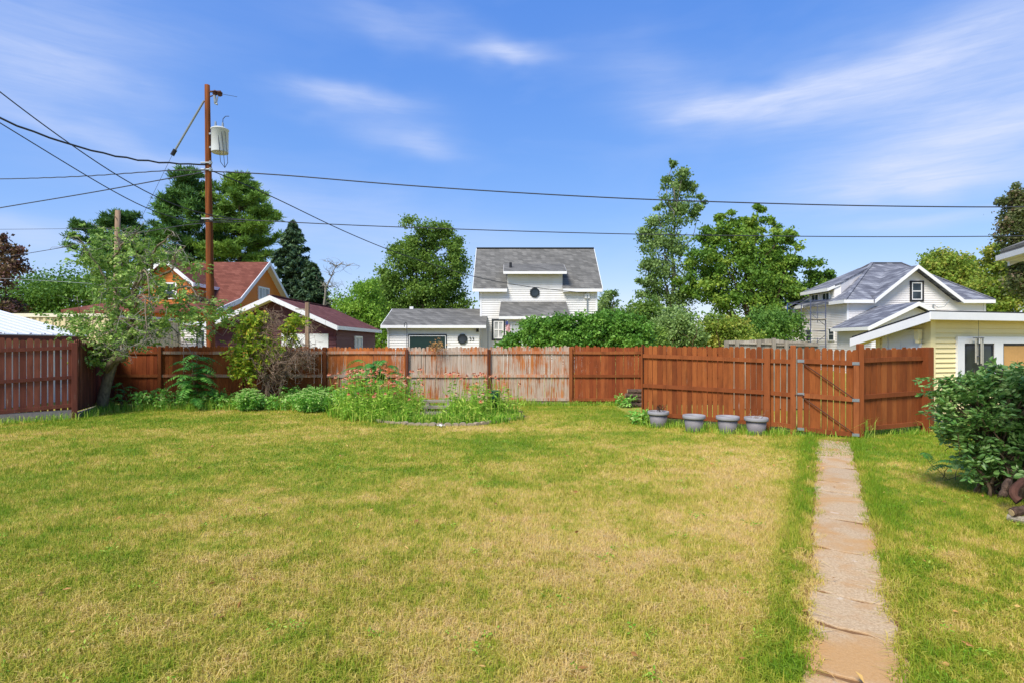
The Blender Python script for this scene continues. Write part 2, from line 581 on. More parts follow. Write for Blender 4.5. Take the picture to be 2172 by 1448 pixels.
MT['purple_board'] = m_siding('maroon_boards', lin(92, 46, 48), (.7, .6, .6, 1), .4)
MT['shingle_grey'] = m_shingle('grey_shingle', lin(78, 77, 72), lin(108, 106, 100), lin(138, 135, 127))
MT['shingle_slate'] = m_shingle('slate_shingle', lin(70, 72, 80), lin(110, 112, 120), lin(170, 172, 176), .17, .42)
MT['shingle_brown'] = m_shingle('brown_shingle', lin(88, 50, 40), lin(118, 70, 56), lin(142, 90, 74))
MT['shingle_maroon'] = m_shingle('maroon_shingle', lin(88, 52, 48), lin(112, 70, 64), lin(134, 88, 80))
MT['white_metal'] = m_plain('white_metal_roof', (0.72, 0.73, 0.74, 1), .5, .05, 2)
MT['cream_metal'] = m_plain('cream_metal', lin(226, 208, 160), .5, .08, 2)
MT['dark_frame'] = m_plain('dark_green_grey_frame', lin(40, 46, 47), .5, .1)
MT['door_green'] = m_plain('dark_green_door', lin(34, 54, 50), .4, .1)
MT['black'] = m_plain('black_paint', (0.02, 0.02, 0.022, 1), .5, .2)
MT['glass'] = m_glass('window_glass')
MT['glass_pale'] = m_glass('curtained_glass', (0.30, 0.31, 0.30, 1), .2)
MT['plywood'] = m_plain('plywood', lin(206, 158, 96), .7, .15, 3)
MT['pole'] = m_bark('pole_wood', (70, 44, 28), (156, 88, 44), (9, 9, .55))
MT['pole_grey'] = m_bark('old_pole_wood', (128, 104, 82), (176, 150, 122), (12, 12, .8))
MT['steel'] = m_plain('galvanised_steel', lin(150, 156, 156), .45, .12, 8, .4)
MT['can'] = m_plain('transformer_grey', lin(206, 208, 204), .5, .05, 3)
MT['wire'] = m_plain('wire_black', lin(58, 60, 64), .6, .1)
MT['wire_pale'] = m_plain('wire_aluminium', lin(150, 154, 158), .5, .1)
MT['rusty'] = m_plain('rusty_hardware', lin(92, 60, 46), .8, .3, 20)
MT['scaff'] = m_plain('scaffold_tube', lin(84, 90, 112), .5, .2, 10)
MT['scaff_blue'] = m_plain('scaffold_blue', lin(60, 100, 150), .5, .2, 10)
MT['pot'] = m_plain('pot_grey', lin(128, 123, 124), .6, .14, 9)
MT['pot_rim'] = m_plain('pot_rim_grey', lin(150, 148, 149), .6, .12, 9)
MT['soil'] = m_plain('soil', lin(84, 64, 44), .95, .35, 25, bstr=.8)
MT['dirt'] = m_plain('path_dirt', lin(126, 92, 58), .95, .25, 12, bstr=.6)
MT['edging'] = m_plain('edging_concrete', lin(158, 142, 116), .9, .3, 14, bstr=.5)
MT['concrete'] = m_concrete()
MT['kerb'] = m_plain('kerb_concrete', lin(138, 128, 122), .9, .2, 10, bstr=.4)
MT['plank'] = m_bark('weathered_plank', (120, 110, 92), (188, 178, 156), (2, 30, 30))
MT['green_plastic'] = m_plain('green_plastic', lin(34, 78, 56), .45, .1)
MT['bark'] = m_bark('bark_grey_brown', (70, 56, 42), (134, 112, 88))
MT['bark_dark'] = m_bark('bark_dark', (48, 38, 30), (92, 76, 58))
MT['bark_pale'] = m_bark('bark_pale', (104, 98, 84), (160, 154, 138))
MT['apple_bark'] = m_bark('apple_bark', (88, 76, 60), (150, 134, 108), (14, 14, 5))
MT['twig'] = m_bark('dry_twig', (96, 74, 58), (170, 146, 122), (20, 20, 20))
MT['log_bark'] = m_bark('log_bark', (52, 40, 34), (118, 96, 80), (20, 20, 20))
MT['log_cut'] = m_plain('cut_wood', lin(206, 176, 128), .8, .15, 20)
MT['ground'] = m_ground()
MT['grass'] = m_grass()
MT['paper'] = m_plain('paper_white', (.8, .8, .78, 1), .8, .05)
MT['chime'] = m_plain('chime_tube', lin(190, 186, 172), .4, .1, 10, .5)
# leaves
ML = {}
ML['pine'] = m_leaf('pine_needles', [(34, 62, 30), (62, 96, 40), (98, 132, 56)], .2)
ML['pine_light'] = m_leaf('pine_needles_light', [(52, 84, 30), (92, 122, 44), (130, 156, 62)], .25)
ML['spruce'] = m_leaf('spruce_needles', [(28, 48, 32), (48, 72, 44), (78, 98, 60)], .15)
ML['decid'] = m_leaf('deciduous_leaf', [(52, 78, 28), (82, 110, 40), (126, 148, 62)])
ML['decid_dark'] = m_leaf('deciduous_leaf_dark', [(44, 76, 26), (76, 110, 40), (120, 150, 64)])
ML['maple'] = m_leaf('maple_leaf', [(56, 88, 28), (88, 120, 40), (142, 158, 60)])
ML['maple_rust'] = m_leaf('maple_leaf_turning', [(78, 102, 34), (116, 136, 50), (164, 150, 68)])
ML['aspen'] = m_leaf('aspen_leaf', [(60, 86, 40), (98, 122, 62), (148, 168, 104)])
ML['redmaple'] = m_leaf('dark_red_leaf', [(50, 34, 34), (84, 56, 52), (110, 92, 58)], .15)
ML['yellowgreen'] = m_leaf('yellow_green_leaf', [(72, 108, 32), (108, 144, 46), (152, 178, 74)], .4)
ML['lilac'] = m_leaf('lilac_leaf', [(54, 92, 30), (86, 128, 44), (128, 164, 72)], .35)
ML['apple'] = m_leaf('apple_leaf', [(66, 98, 38), (112, 142, 62), (170, 190, 104)], .35)
ML['shrub'] = m_leaf('turning_shrub_leaf', [(84, 116, 28), (134, 158, 44), (206, 172, 58), (218, 112, 48)], .35)
ML['sumac'] = m_leaf('sumac_leaf', [(40, 90, 34), (70, 122, 46), (112, 158, 64)], .35)
ML['burning'] = m_leaf('burning_bush_leaf', [(54, 90, 40), (90, 126, 58), (150, 172, 104)], .25, .4, .45)
ML['weed'] = m_leaf('weed_leaf', [(76, 122, 26), (122, 160, 46), (176, 190, 84)], .4)
ML['sedum'] = m_leaf('sedum_leaf', [(70, 122, 40), (112, 166, 62), (170, 206, 112)], .35)
ML['petal'] = m_leaf('coneflower_petal', [(206, 92, 70), (224, 118, 88), (234, 150, 116)], .3)
ML['cone'] = m_leaf('coneflower_cone', [(92, 46, 24), (140, 66, 30), (60, 36, 24)], .0)
ML['dead'] = m_leaf('dead_leaf', [(120, 84, 48), (160, 116, 64), (196, 150, 90)], .2)

# ================================================================== SETTING
# ground: one sheet to the horizon, finer in the yard
gm = MB()
gm.add([(-900, -60, 0), (900, -60, 0), (900, 1500, 0), (-900, 1500, 0)], [(0, 1, 2, 3)])
g = obj('ground', gm, MT['ground'])
g['kind'] = 'structure'


def xpath(y):
    return 0.18 + 0.549 * y


# walk: dirt strip with concrete slabs
pm = MB()
rng = np.random.default_rng(5)
ys = np.linspace(1.2, 11.0, 40)
le = [(xpath(y) - .31 + rng.normal() * .03, y, .004) for y in ys]
ri = [(xpath(y) + .31 + rng.normal() * .03, y, .004) for y in ys]
vv = le + ri
pm.add(vv, [(i, i + 40, i + 41, i + 1) for i in range(39)])
path = obj('path', pm, MT['dirt'])
path['kind'] = 'structure'
# slab joints measured along the walk
joints = [1.4, 2.3, 3.08, 3.63, 4.11, 5.02, 5.92, 7.04, 7.57, 8.45, 9.3, 10.0, 10.8]
du = np.array([.549, 1, 0]) / math.hypot(.549, 1)
dn = np.array([1, -.549, 0]) / math.hypot(.549, 1)
for i in range(len(joints) - 1):
    y0, y1 = joints[i] + .016, joints[i + 1] - .016
    w = .255 + rng.normal() * .008
    sm = MB()
    k = 7
    top = []
    c0 = np.array([xpath(y0), y0, 0]); c1 = np.array([xpath(y1), y1, 0])
    sk = rng.normal() * .03
    out_ = []
    for t in np.linspace(-1, 1, k): out_.append(c0 + dn * w * t + du * (sk * t + rng.normal() * .012))
    for t in np.linspace(0, 1, k)[1:-1]: out_.append(c0 + (c1 - c0) * t + dn * (w + rng.normal() * .022))
    for t in np.linspace(1, -1, k): out_.append(c1 + dn * w * t + du * (sk * t + rng.normal() * .012))
    for t in np.linspace(1, 0, k)[1:-1]: out_.append(c0 + (c1 - c0) * t - dn * (w + rng.normal() * .022))
    out_ = np.array(out_)
    cen = out_.mean(0)
    zt = .013 + rng.uniform(0, .002)
    tl = rng.normal(size=2) * .001
    low = out_.copy(); low[:, 2] = -.05
    hi = out_.copy(); hi[:, 2] = zt - .003 + (out_[:, 0] - cen[0]) * tl[0] + (out_[:, 1] - cen[1]) * tl[1]
    inn = cen + (out_ - cen) * .97; inn[:, 2] = hi[:, 2] + .003
    K = len(out_)
    F = [(j, (j + 1) % K, K + (j + 1) % K, K + j) for j in range(K)] + [(K + j, K + (j + 1) % K, 2 * K + (j + 1) % K, 2 * K + j) for j in range(K)] + [tuple(range(2 * K, 3 * K))]
    sm.add(np.vstack([low, hi, inn]), F)
    obj('slab', sm, MT['concrete'], path)

# ------------------------------------------------------------------ fences
def picket_mesh(name, w, h, style, mat):
    hw = w / 2
    if style == 0:
        o = [(-hw, 0), (hw, 0), (hw, h - .055), (hw - .012, h - .022), (hw * .45, h), (-hw * .45, h), (-hw + .012, h - .022), (-hw, h - .055)]
    elif style == 1:
        o = [(-hw, 0), (hw, 0), (hw, h - .05), (hw - .018, h - .012), (hw * .3, h), (-hw * .55, h - .003), (-hw + .01, h - .028), (-hw, h - .06)]
    else:
        o = [(-hw, 0), (hw, 0), (hw, h - .035), (hw - .022, h), (-hw + .02, h - .004), (-hw, h - .04)]
    mb = MB()
    mb.prism([(x, .009, z) for x, z in o], (0, -.018, 0))
    me = build_mesh(name, mb)
    me.materials.append(mat)
    return me


PICK = {}


def picket(parent, wloc, w, h, ang, mat, rng, tilt=0.0):
    st = int(rng.integers(0, 3))
    key = (mat.name, st)
    if key not in PICK:
        PICK[key] = picket_mesh('picket', .1, 1.7, st, mat)
    return inst('picket', PICK[key], parent, wloc, ang, (w / .1, 1, h / 1.7), tilt)


def fence_run(parent, p0, p1, zt0, zt1, zb0, zb1, n, mat, rails, rmat, rng, gap=.004, gapvar=.004, side=-1, hvar=.016, rh=.085, phase=0.0):
    """pickets and rails of one panel between two posts; rails stand on the yard side"""
    p0 = np.array(p0, float); p1 = np.array(p1, float)
    d = p1 - p0; L = np.linalg.norm(d); u = d / L
    nrm = np.array([u[1], -u[0]])                # yard side for a run going left to right
    ang = math.atan2(u[1], u[0])
    sp = L / n
    for i in range(n):
        t = (i + .5) / n
        c = p0 + d * t
        gpp = max(.001, gap + rng.normal() * gapvar)
        zt = zt0 + (zt1 - zt0) * t + rng.normal() * hvar
        zb = zb0 + (zb1 - zb0) * t
        picket(parent, (c[0] + rng.normal() * .002, c[1] + rng.normal() * .003, zb), sp - gpp, zt - zb, ang, mat, rng, rng.normal() * .003)
    for (ra, rb) in rails:
        a = p0 + nrm * .030; b = p1 + nrm * .030
        mb = MB()
        s = rng.normal() * .006
        m_ = (a + b) / 2
        for (q0, za), (q1, zb_) in (((a, ra), (m_, (ra + rb) / 2 + s)), ((m_, (ra + rb) / 2 + s), (b, rb))):
            mb.bar((q0[0], q0[1], za), (q1[0], q1[1], zb_), .038, rh)
        obj('rail', mb, rmat, parent)


def post(parent, x, y, ang, h, mat, w=.095, off=.05, lean=(0, 0)):
    mb = MB()
    u = np.array([math.cos(ang), math.sin(ang), 0]); n = np.array([math.sin(ang), -math.cos(ang), 0])
    c = np.array([x, y, 0]) + n * off
    a = w / 2
    base = [c - u * a - n * a, c + u * a - n * a, c + u * a + n * a, c - u * a + n * a]
    L = np.array([lean[0], lean[1], h])
    b = a - .010
    top = [c + L - u * a - n * a, c + L + u * a - n * a, c + L + u * a + n * a, c + L - u * a + n * a]
    cap = [c + L + np.array([0, 0, .012]) + s * u * b + r * n * b for s, r in ((-1, -1), (1, -1), (1, 1), (-1, 1))]
    v = [q + np.array([0, 0, -.1]) for q in base] + top + cap
    f = [(0, 3, 2, 1), (8, 9, 10, 11)]
    for i in range(4):
        j = (i + 1) % 4
        f += [(i, j, j + 4, i + 4), (i + 4, j + 4, j + 8, i + 8)]
    mb.add(v, f)
    return obj('post', mb, mat, parent)


rng = np.random.default_rng(11)
BY = 17.2
back = thing('picket_fence', 'long stained picket fence across the back of the yard, paint peeling in the middle', 'fence', (gx(800, BY), BY, 0))
bp = [240, 342, 515, 690, 863, 1037, 1210, 1362, 1534]
bm = ['rust', 'orange', 'orange', 'orange_worn', 'orange_peel', 'orange_peel', 'rust', 'rust']
br_ = ['post', 'rail_worn', 'rail_worn', 'rail_worn', 'rail_worn', 'rail_worn', 'post', 'post']
topz = [1.76, 1.77, 1.76, 1.74, 1.73, 1.74, 1.76, 1.75, 1.75]
for i in range(len(bp) - 1):
    x0, x1 = gx(bp[i], BY), gx(bp[i + 1], BY)
    n = max(6, int(round((x1 - x0) / .1115)))
    fence_run(back, (x0, BY), (x1, BY), topz[i], topz[i + 1], .03, .03, n, MT[bm[i]],
              [(1.575, 1.575), (.875, .875), (.165, .165)], MT[br_[i]], rng, .003, .0035)
for i, px in enumerate(bp):
    if i == 4 or i == 5:
        post(back, gx(px, BY), BY, 0, 1.66, MT['post'])
    else:
        post(back, gx(px, BY), BY, 0, 1.73, MT['post'] if i else MT['red'])

# left return: dark red boards from the corner towards the viewer, then bending left
left = thing('picket_fence', 'dark red-brown picket fence along the left edge on a concrete kerb', 'fence', (-11.2, 14.2, 0))
LA, LB, LC = (gx(240, BY) - .02, BY - .05), (-10.85, 14.1), (-12.9, 12.35)
rng = np.random.default_rng(12)
fence_run(left, LA, LB, 1.80, 1.93, .12, .16, 23, MT['red'], [(1.62, 1.76), (.92, 1.02), (.28, .32)], MT['red'], rng, .003, .004)
# the bend: boards stand on the far side of the rails
fence_run(left, LC, LB, 2.02, 1.93, .22, .22, 21, MT['red'], [(1.655, 1.745), (.91, 1.02), (.19, .33)], MT['red'], rng, .013, .010, hvar=.02)
post(left, LB[0], LB[1], math.atan2(LB[1] - LC[1], LB[0] - LC[0]), 1.86, MT['red'], .11, .06)
post(left, LC[0], LC[1], math.atan2(LB[1] - LC[1], LB[0] - LC[0]), 1.86, MT['red'], .11, .06)
mb = MB()
mb.bar((LC[0] - .1, LC[1] - .05, .08), (LB[0], LB[1] + .02, .08), .14, .26)
mb.bar((LB[0], LB[1] + .05, .04), (LA[0], LA[1], .04), .12, .16)
obj('kerb', mb, MT['kerb'], left)

# near run on the right
rng = np.random.default_rng(13)
NA, NB, NC = (3.05, 13.2), (5.33, 11.86), (5.74, 11.6)
near = thing('picket_fence', 'warm orange-stained picket fence behind the grey pots, left of the gate', 'fence', (4.4, 12.4, 0))
na = math.atan2(NB[1] - NA[1], NB[0] - NA[0])
fence_run(near, NA, NB, 1.80, 1.755, .16, .14, 24, MT['orange'], [(1.565, 1.49), (.88, .83), (.24, .18)], MT['post'], rng, .009, .006, hvar=.01)
fence_run(near, NB, NC, 1.75, 1.74, .14, .12, 4, MT['orange'], [(1.49, 1.475), (.83, .80), (.18, .16)], MT['post'], rng, .010, .006, hvar=.01)
post(near, NB[0], NB[1], na, 1.74, MT['post'], .11, .06)
post(near, NC[0], NC[1], na, 1.80, MT['post'], .10, .055)
mb = MB()                                            # end board closing the run
u = np.array([math.cos(na), math.sin(na)]); n_ = np.array([math.sin(na), -math.cos(na)])
e = np.array(NA) - u * .012
mb.bar((e[0] - n_[0] * .05, e[1] - n_[1] * .05, .97), (e[0] + n_[0] * .07, e[1] + n_[1] * .07, .97), .02, 1.72)
obj('end_board', mb, MT['orange'], near)

# gate
GA, GB = np.array((5.775, 11.53)), np.array((6.82, 11.20))
gate = thing('gate', 'sagging wooden picket gate with grey metal corner brackets at the end of the walk', 'gate', (6.3, 11.4, 0))
ga = math.atan2(GB[1] - GA[1], GB[0] - GA[0])
rng = np.random.default_rng(14)
gu = np.array([math.cos(ga), math.sin(ga)]); gn = np.array([math.sin(ga), -math.cos(ga)])
fence_run(gate, GA, GB, 1.79, 1.72, .075, .035, 10, MT['orange'], [(1.50, 1.455), (.81, .745), (.135, .06)], MT['post'], rng, .011, .006, hvar=.012, rh=.09)
for c, z0, z1 in ((GA + gu * .05, .10, 1.545), (GB - gu * .05, .02, 1.50)):
    mb = MB()
    q = c + gn * .034
    a = gu * .046
    mb.hexa([(*(q - a - gn * .018), z0), (*(q + a - gn * .018), z0), (*(q - a + gn * .024), z0), (*(q + a + gn * .024), z0),
             (*(q - a - gn * .018), z1), (*(q + a - gn * .018), z1), (*(q - a + gn * .024), z1), (*(q + a + gn * .024), z1)])
    obj('stile', mb, MT['post'], gate)
for c, zz in ((GA + gu * .06, (.13, .83, 1.50)), (GB - gu * .06, (.06, .74, 1.46))):
    for z in zz:
        mb = MB()
        q = c + gn * .062
        a = gu * .062
        mb.hexa([(*(q - a - gn * .003), z - .03), (*(q + a - gn * .003), z - .03), (*(q - a + gn * .003), z - .03), (*(q + a + gn * .003), z - .03),
                 (*(q - a - gn * .003), z + .03), (*(q + a - gn * .003), z + .03), (*(q - a + gn * .003), z + .03), (*(q + a + gn * .003), z + .03)])
        for s in (-.04, 0, .04):
            w = q + gu * s + gn * .004
            mb.tube([(*w, z - .012), (*(w + gn * .004), z - .012)], .006, 6)
        obj('bracket', mb, MT['steel'], gate)
for z0, z1 in ((1.47, .76), (.78, .08)):
    mb = MB()
    a = GA + gu * .08 + gn * .055; b = GB - gu * .08 + gn * .055
    mb.tube([(a[0], a[1], z0), (b[0], b[1], z1)], .011, 6)
    obj('brace_rod', mb, MT['rusty'], gate)
mb = MB()
q = GA + gn * .066 + gu * .02
mb.tube([(*(q - gu * .07), .815), (*(q + gu * .07), .82), (*(q + gu * .09 + gn * .03), .80)], .012, 6)
obj('latch', mb, MT['rusty'], gate)

# run right of the gate
RA, RB = (6.90, 11.28), (8.55, 11.88)
right = thing('picket_fence', 'short picket fence between the gate and the yellow garage', 'fence', (7.8, 11.7, 0))
rng = np.random.default_rng(15)
ra_ = math.atan2(RB[1] - RA[1], RB[0] - RA[0])
fence_run(right, RA, RB, 1.76, 1.755, .12, .14, 12, MT['orange'], [(1.51, 1.54), (.79, .83), (.17, .20)], MT['post'], rng, .006, .009, hvar=.01)
post(right, RA[0] - .03, RA[1] - .03, 0, 1.83, MT['post'], .10, .02)
post(right, RB[0] + .07, RB[1], ra_, 1.76, MT['post'], .16, .05)

# weathered grey fence beyond
gf = thing('board_fence', 'weathered grey board fence behind the orange fence, near the scaffolding', 'fence', (7.3, 15.8, 0))
rng = np.random.default_rng(16)
gpx = [(1536, 723), (1566, 722), (1590, 721), (1611, 720), (1643, 718), (1672, 723), (1690, 724), (1712, 725), (1736, 727)]
for i in range(len(gpx) - 1):
    (a, za), (b, zb) = gpx[i], gpx[i + 1]
    D = 15.8
    xa, xb = gx(a, D), gx(b, D)
    m_ = int(max(1, round((xb - xa) / .15)))
    for j in range(m_):
        w = (xb - xa) / m_
        mb = MB()
        zt = gz(za + (zb - za) * (j + .5) / m_, D) + rng.normal() * .006
        mb.box(xa + j * w + .003, xa + (j + 1) * w - .003, D - .01 + rng.normal() * .003, D + .012, .05, zt)
        obj('board', mb, MT['grey_wood'], gf)
for a, b, py in ((1545, 1606, 727), (1612, 1640, 728), (1645, 1705, 728), (1640, 1734, 731)):
    mb = MB()
    D = 15.76
    mb.bar((gx(a, D), D, gz(py, D)), (gx(b, D), D, gz(py + 1, D)), .04, .05)
    obj('rail', mb, MT['grey_wood'], gf)
for px, py in ((1541, 722), (1563, 722), (1609, 720), (1641, 717), (1668, 724)):
    mb = MB()
    D = 15.72
    mb.box(gx(px, D) - .045, gx(px, D) + .045, D - .045, D + .03, -.1, gz(py, D))
    obj('post', mb, MT['grey_wood'], gf)

# ================================================================== BUILDINGS
class Fr:
    """a wall's own frame: u along the wall, z up, o outwards"""
    def __init__(self, org, U, N):
        self.o = np.array([org[0], org[1], 0.0]); self.U = np.array([U[0], U[1], 0.0]); self.N = np.array([N[0], N[1], 0.0])

    def p(self, u, z, o=0.0):
        return self.o + self.U * u + self.N * o + np.array([0, 0, z])

    def box(self, mb, u0, u1, z0, z1, o0, o1):
        v = [self.p(u, z, o) for z in (z0, z1) for o in (o0, o1) for u in (u0, u1)]
        mb.hexa(v)
        return mb


FRONT = lambda y: Fr((0, y), (1, 0), (0, -1))


def urange(poly, z):
    us = []
    k = len(poly)
    for i in range(k):
        (u0, z0), (u1, z1) = poly[i], poly[(i + 1) % k]
        if (z0 - z) * (z1 - z) <= 0 and z0 != z1:
            us.append(u0 + (u1 - u0) * (z - z0) / (z1 - z0))
    return (min(us), max(us)) if us else None


def siding(mb_or_list, fr, poly, course, th=.034, lap=.002, zstart=None):
    zs = [z for _, z in poly]
    z = min(zs) if zstart is None else zstart
    top = max(zs)
    while z < top - .01:
        z1 = min(z + course, top)
        e = 1e-4
        a = urange(poly, z + e); b = urange(poly, z1 - e)
        if a and b:
            mb = mb_or_list if isinstance(mb_or_list, MB) else MB()
            v = [fr.p(a[0], z, 0), fr.p(a[1], z, 0), fr.p(a[0], z, th), fr.p(a[1], z, th),
                 fr.p(b[0], z1, 0), fr.p(b[1], z1, 0), fr.p(b[0], z1, lap), fr.p(b[1], z1, lap)]
            mb.hexa(v)
            if not isinstance(mb_or_list, MB):
                mb_or_list.append(mb)
        z += course


def wall(parent, fr, poly, mat, course=.13, boards=False, th=.034):
    core = MB()
    core.prism([fr.p(u, z, -.004) for u, z in poly], -fr.N * .12)
    w = obj('wall', core, mat, parent)
    if boards:
        L = []
        siding(L, fr, poly, course, th)
        for b in L:
            obj('clapboard', b, mat, w)
    else:
        b = MB()
        siding(b, fr, poly, course, th)
        obj('siding', b, mat, w)
    return w


def window(parent, fr, u0, u1, z0, z1, fmat, gmat, fw=.06, proud=.05, hbar=True, vbars=0, inner=None):
    m = MB()
    proud = max(proud, .085)
    for a in ((u0, u1, z0, z0 + fw), (u0, u1, z1 - fw, z1), (u0, u0 + fw, z0 + fw, z1 - fw), (u1 - fw, u1, z0 + fw, z1 - fw)):
        fr.box(m, *a, 0.0, proud)
    w = obj('window', m, fmat, parent)
    g = MB()
    proud = max(proud, .085)
    fr.box(g, u0 + fw - .002, u1 - fw + .002, z0 + fw - .002, z1 - fw + .002, .0, .042)
    obj('pane', g, gmat, w)
    im = inner or fmat
    iw = fw * .55
    s = MB()
    a0, a1, b0, b1 = u0 + fw, u1 - fw, z0 + fw, z1 - fw
    n = 0
    if inner:
        for a in ((a0, a1, b0, b0 + iw), (a0, a1, b1 - iw, b1), (a0, a0 + iw, b0 + iw, b1 - iw), (a1 - iw, a1, b0 + iw, b1 - iw)):
            fr.box(s, *a, .035, .072); n += 1
    if hbar:
        fr.box(s, a0 + .001, a1 - .001, (b0 + b1) / 2 - iw / 2, (b0 + b1) / 2 + iw / 2, 0.036, .066); n += 1
    for i in range(vbars):
        c = a0 + (a1 - a0) * (i + 1) / (vbars + 1)
        fr.box(s, c - iw / 2, c + iw / 2, b0 + .001, b1 - .001, 0.034, .062); n += 1
    if n:
        obj('sash', s, im, w)
    return w


def octagon(parent, fr, u, z, r, fmat, gmat, proud=.09):
    ang = [R(22.5 + 45 * i) for i in range(8)]
    m = MB()
    for i in range(8):
        j = (i + 1) % 8
        q = []
        for o in (0.0, proud):
            for (k, s) in ((i, 1.0), (j, 1.0), (i, .74), (j, .74)):
                q.append(fr.p(u + r * s * math.cos(ang[k]), z + r * s * math.sin(ang[k]), o))
        m.hexa(q)
    w = obj('octagon_window', m, fmat, parent)
    g = MB()
    g.prism([fr.p(u + r * .76 * math.cos(a), z + r * .76 * math.sin(a), proud * .5) for a in ang], -fr.N * proud * .5)
    obj('pane', g, gmat, w)
    return w


def slab(parent, name, pts, t, mat, plabel=None):
    m = MB()
    m.prism(pts, (0, 0, -t))
    return obj(name, m, mat, parent, plabel=plabel)


def board(parent, name, p, q, th, h, mat):
    m = MB()
    m.bar(p, q, th, h)
    return obj(name, m, mat, parent)


# ---- middle house -------------------------------------------------
D = 37.0
H1 = thing('house', 'white two-storey house with grey shingle roof and attached low garage wing', 'house', (1.7, 40, 0))
fr = FRONT(D)
XL, XR = gx(1020, D), gx(1265, D)
dl, dr = gx(1076, D), gx(1193, D)
ez, rz_, RY = 5.34, 8.61, 40.6
EY = 36.65
wall(H1, fr, [(XL, 0), (XR, 0), (XR, 5.55), (XL, 5.55)], MT['white_siding'], .145)
wall(H1, Fr((0, D - .003), (1, 0), (0, -1)), [(dl, 5.35), (dr, 5.35), (dr, 6.42), (dl, 6.42)], MT['white_siding'], .145)
for X, N in ((XL, (-1, 0)), (XR, (1, 0))):
    f2 = Fr((X, 0), (0, 1), N)
    wall(H1, f2, [(D, 0), (D + 7.2, 0), (D + 7.2, 5.5), (RY, 8.45), (D, 5.5)], MT['white_siding'], .145)
rl, rr = gx(1003, EY), gx(1278, EY)
sl = (rz_ - ez) / (RY - EY)
zr = lambda y: ez + sl * (y - EY)
roof = slab(H1, 'roof', [(rl, EY, ez), (dl, EY, ez), (dl, RY, rz_), (rl, RY, rz_)], .12, MT['shingle_grey'])
slab(H1, 'roof', [(dr, EY, ez), (rr, EY, ez), (rr, RY, rz_), (dr, RY, rz_)], .12, MT['shingle_grey'])
slab(H1, 'roof', [(dl, 38.3, zr(38.3)), (dr, 38.3, zr(38.3)), (dr, RY, rz_), (dl, RY, rz_)], .12, MT['shingle_grey'])
slab(H1, 'roof', [(rl, RY, rz_ - .002), (rr, RY, rz_ - .002), (rr, 44.55, ez), (rl, 44.55, ez)], .12, MT['shingle_grey'])
board(H1, 'ridge_cap', (rl, RY, rz_ + .02), (rr, RY, rz_ + .02), .25, .05, MT['dark_frame'])
for a, b in ((rl, dl), (dr, rr)):
    board(H1, 'fascia', (a, EY - .02, ez - .09), (b, EY - .02, ez - .09), .035, .20, MT['white_trim'])
for x in (rl, rr):
    s = -1 if x == rl else 1
    board(H1, 'rake_board', (x + s * .018, EY, ez - .08), (x + s * .018, RY, rz_ - .08), .03, .18, MT['white_trim'])
    board(H1, 'rake_board', (x + s * .018, RY, rz_ - .08), (x + s * .018, 44.5, ez - .08), .03, .18, MT['white_trim'])
for a, b in ((rl + .02, dl), (dr, rr - .02)):
    mb = MB(); mb.box(a, b, EY, D + .002, ez - .16, ez - .13)
    obj('soffit', mb, MT['white_trim'], H1)
# dormer roof and cheeks
da_, db_ = gx(1068, 36.5), gx(1202, 36.5)
slab(H1, 'dormer_roof', [(da_, 36.45, 6.47), (db_, 36.45, 6.47), (db_, 38.95, 7.28), (da_, 38.95, 7.28)], .10, MT['shingle_grey'])
board(H1, 'fascia', (da_, 36.43, 6.36), (db_, 36.43, 6.36), .035, .17, MT['white_trim'])
for x in (dl + .02, dr - .02):
    mb = MB()
    mb.prism([(x, D - .03, zr(D - .03) - .1), (x, 38.9, zr(38.9) - .15), (x, 38.9, 7.15), (x, D - .03, 6.52)], (.03 if x < 1 else -.03, 0, 0))
    obj('dormer_cheek', mb, MT['white_siding'], H1)
for x in (da_, db_):
    board(H1, 'rake_board', (x, 36.45, 6.39), (x, 38.7, 7.12), .03, .14, MT['white_trim'])
mb = MB(); x = gx(1083, 37.6)
mb.tube([(x, 37.6, 6.7), (x, 37.6, 7.17)], .09, 10)
obj('vent_pipe', mb, MT['black'], H1)
octagon(H1, fr, gx(1134, D), gz(621, D), .33, MT['dark_frame'], MT['glass'])
window(H1, fr, gx(1043, D), gx(1072, D), gz(722, D), gz(677, D), MT['dark_frame'], MT['glass_pale'], .12, .07, True, 1, MT['white_trim'])
for u in (XL, XR):
    mb = MB(); fr.box(mb, u - .06, u + .06, 0, 5.4, .0, .04)
    obj('corner_board', mb, MT['white_trim'], H1)
# porch
PY = 35.45
fp = FRONT(PY)
pa, pb = gx(1072, PY), gx(1200, PY)
wall(H1, fp, [(pa, 0), (pb, 0), (pb, 3.4), (pa, 3.4)], MT['white_siding'], .145)
for X, N in ((pa, (-1, 0)), (pb, (1, 0))):
    wall(H1, Fr((X, 0), (0, 1), N), [(PY, 0), (D - .02, 0), (D - .02, 4.3), (PY, 3.4)], MT['white_siding'], .145)
ea, eb = gx(1058, 35.1), gx(1210, 35.1)
slab(H1, 'porch_roof', [(ea, 35.1, 3.50), (eb, 35.1, 3.50), (eb - .1, D - .02, 4.55), (ea + .1, D - .02, 4.55)], .10, MT['shingle_grey'])
board(H1, 'fascia', (ea, 35.08, 3.41), (eb, 35.08, 3.41), .03, .18, MT['white_trim'])
for a, b in ((1083, 1111), (1120, 1148), (1156, 1184)):
    window(H1, fp, gx(a, PY), gx(b, PY), gz(726, PY), gz(685, PY), MT['white_trim'], MT['glass_pale'], .08, .06, True, 0)
# electric mast
mb = MB()
x = gx(1245, D)
mb.tube([(x, D - .12, 1.0), (x, D - .12, 4.95)], .04, 8)
obj('service_mast', mb, MT['steel'], H1)
mb = MB(); mb.box(x - .16, x + .16, D - .14, D - .02, 4.75, 5.05)
obj('meter_box', mb, MT['white_trim'], H1)
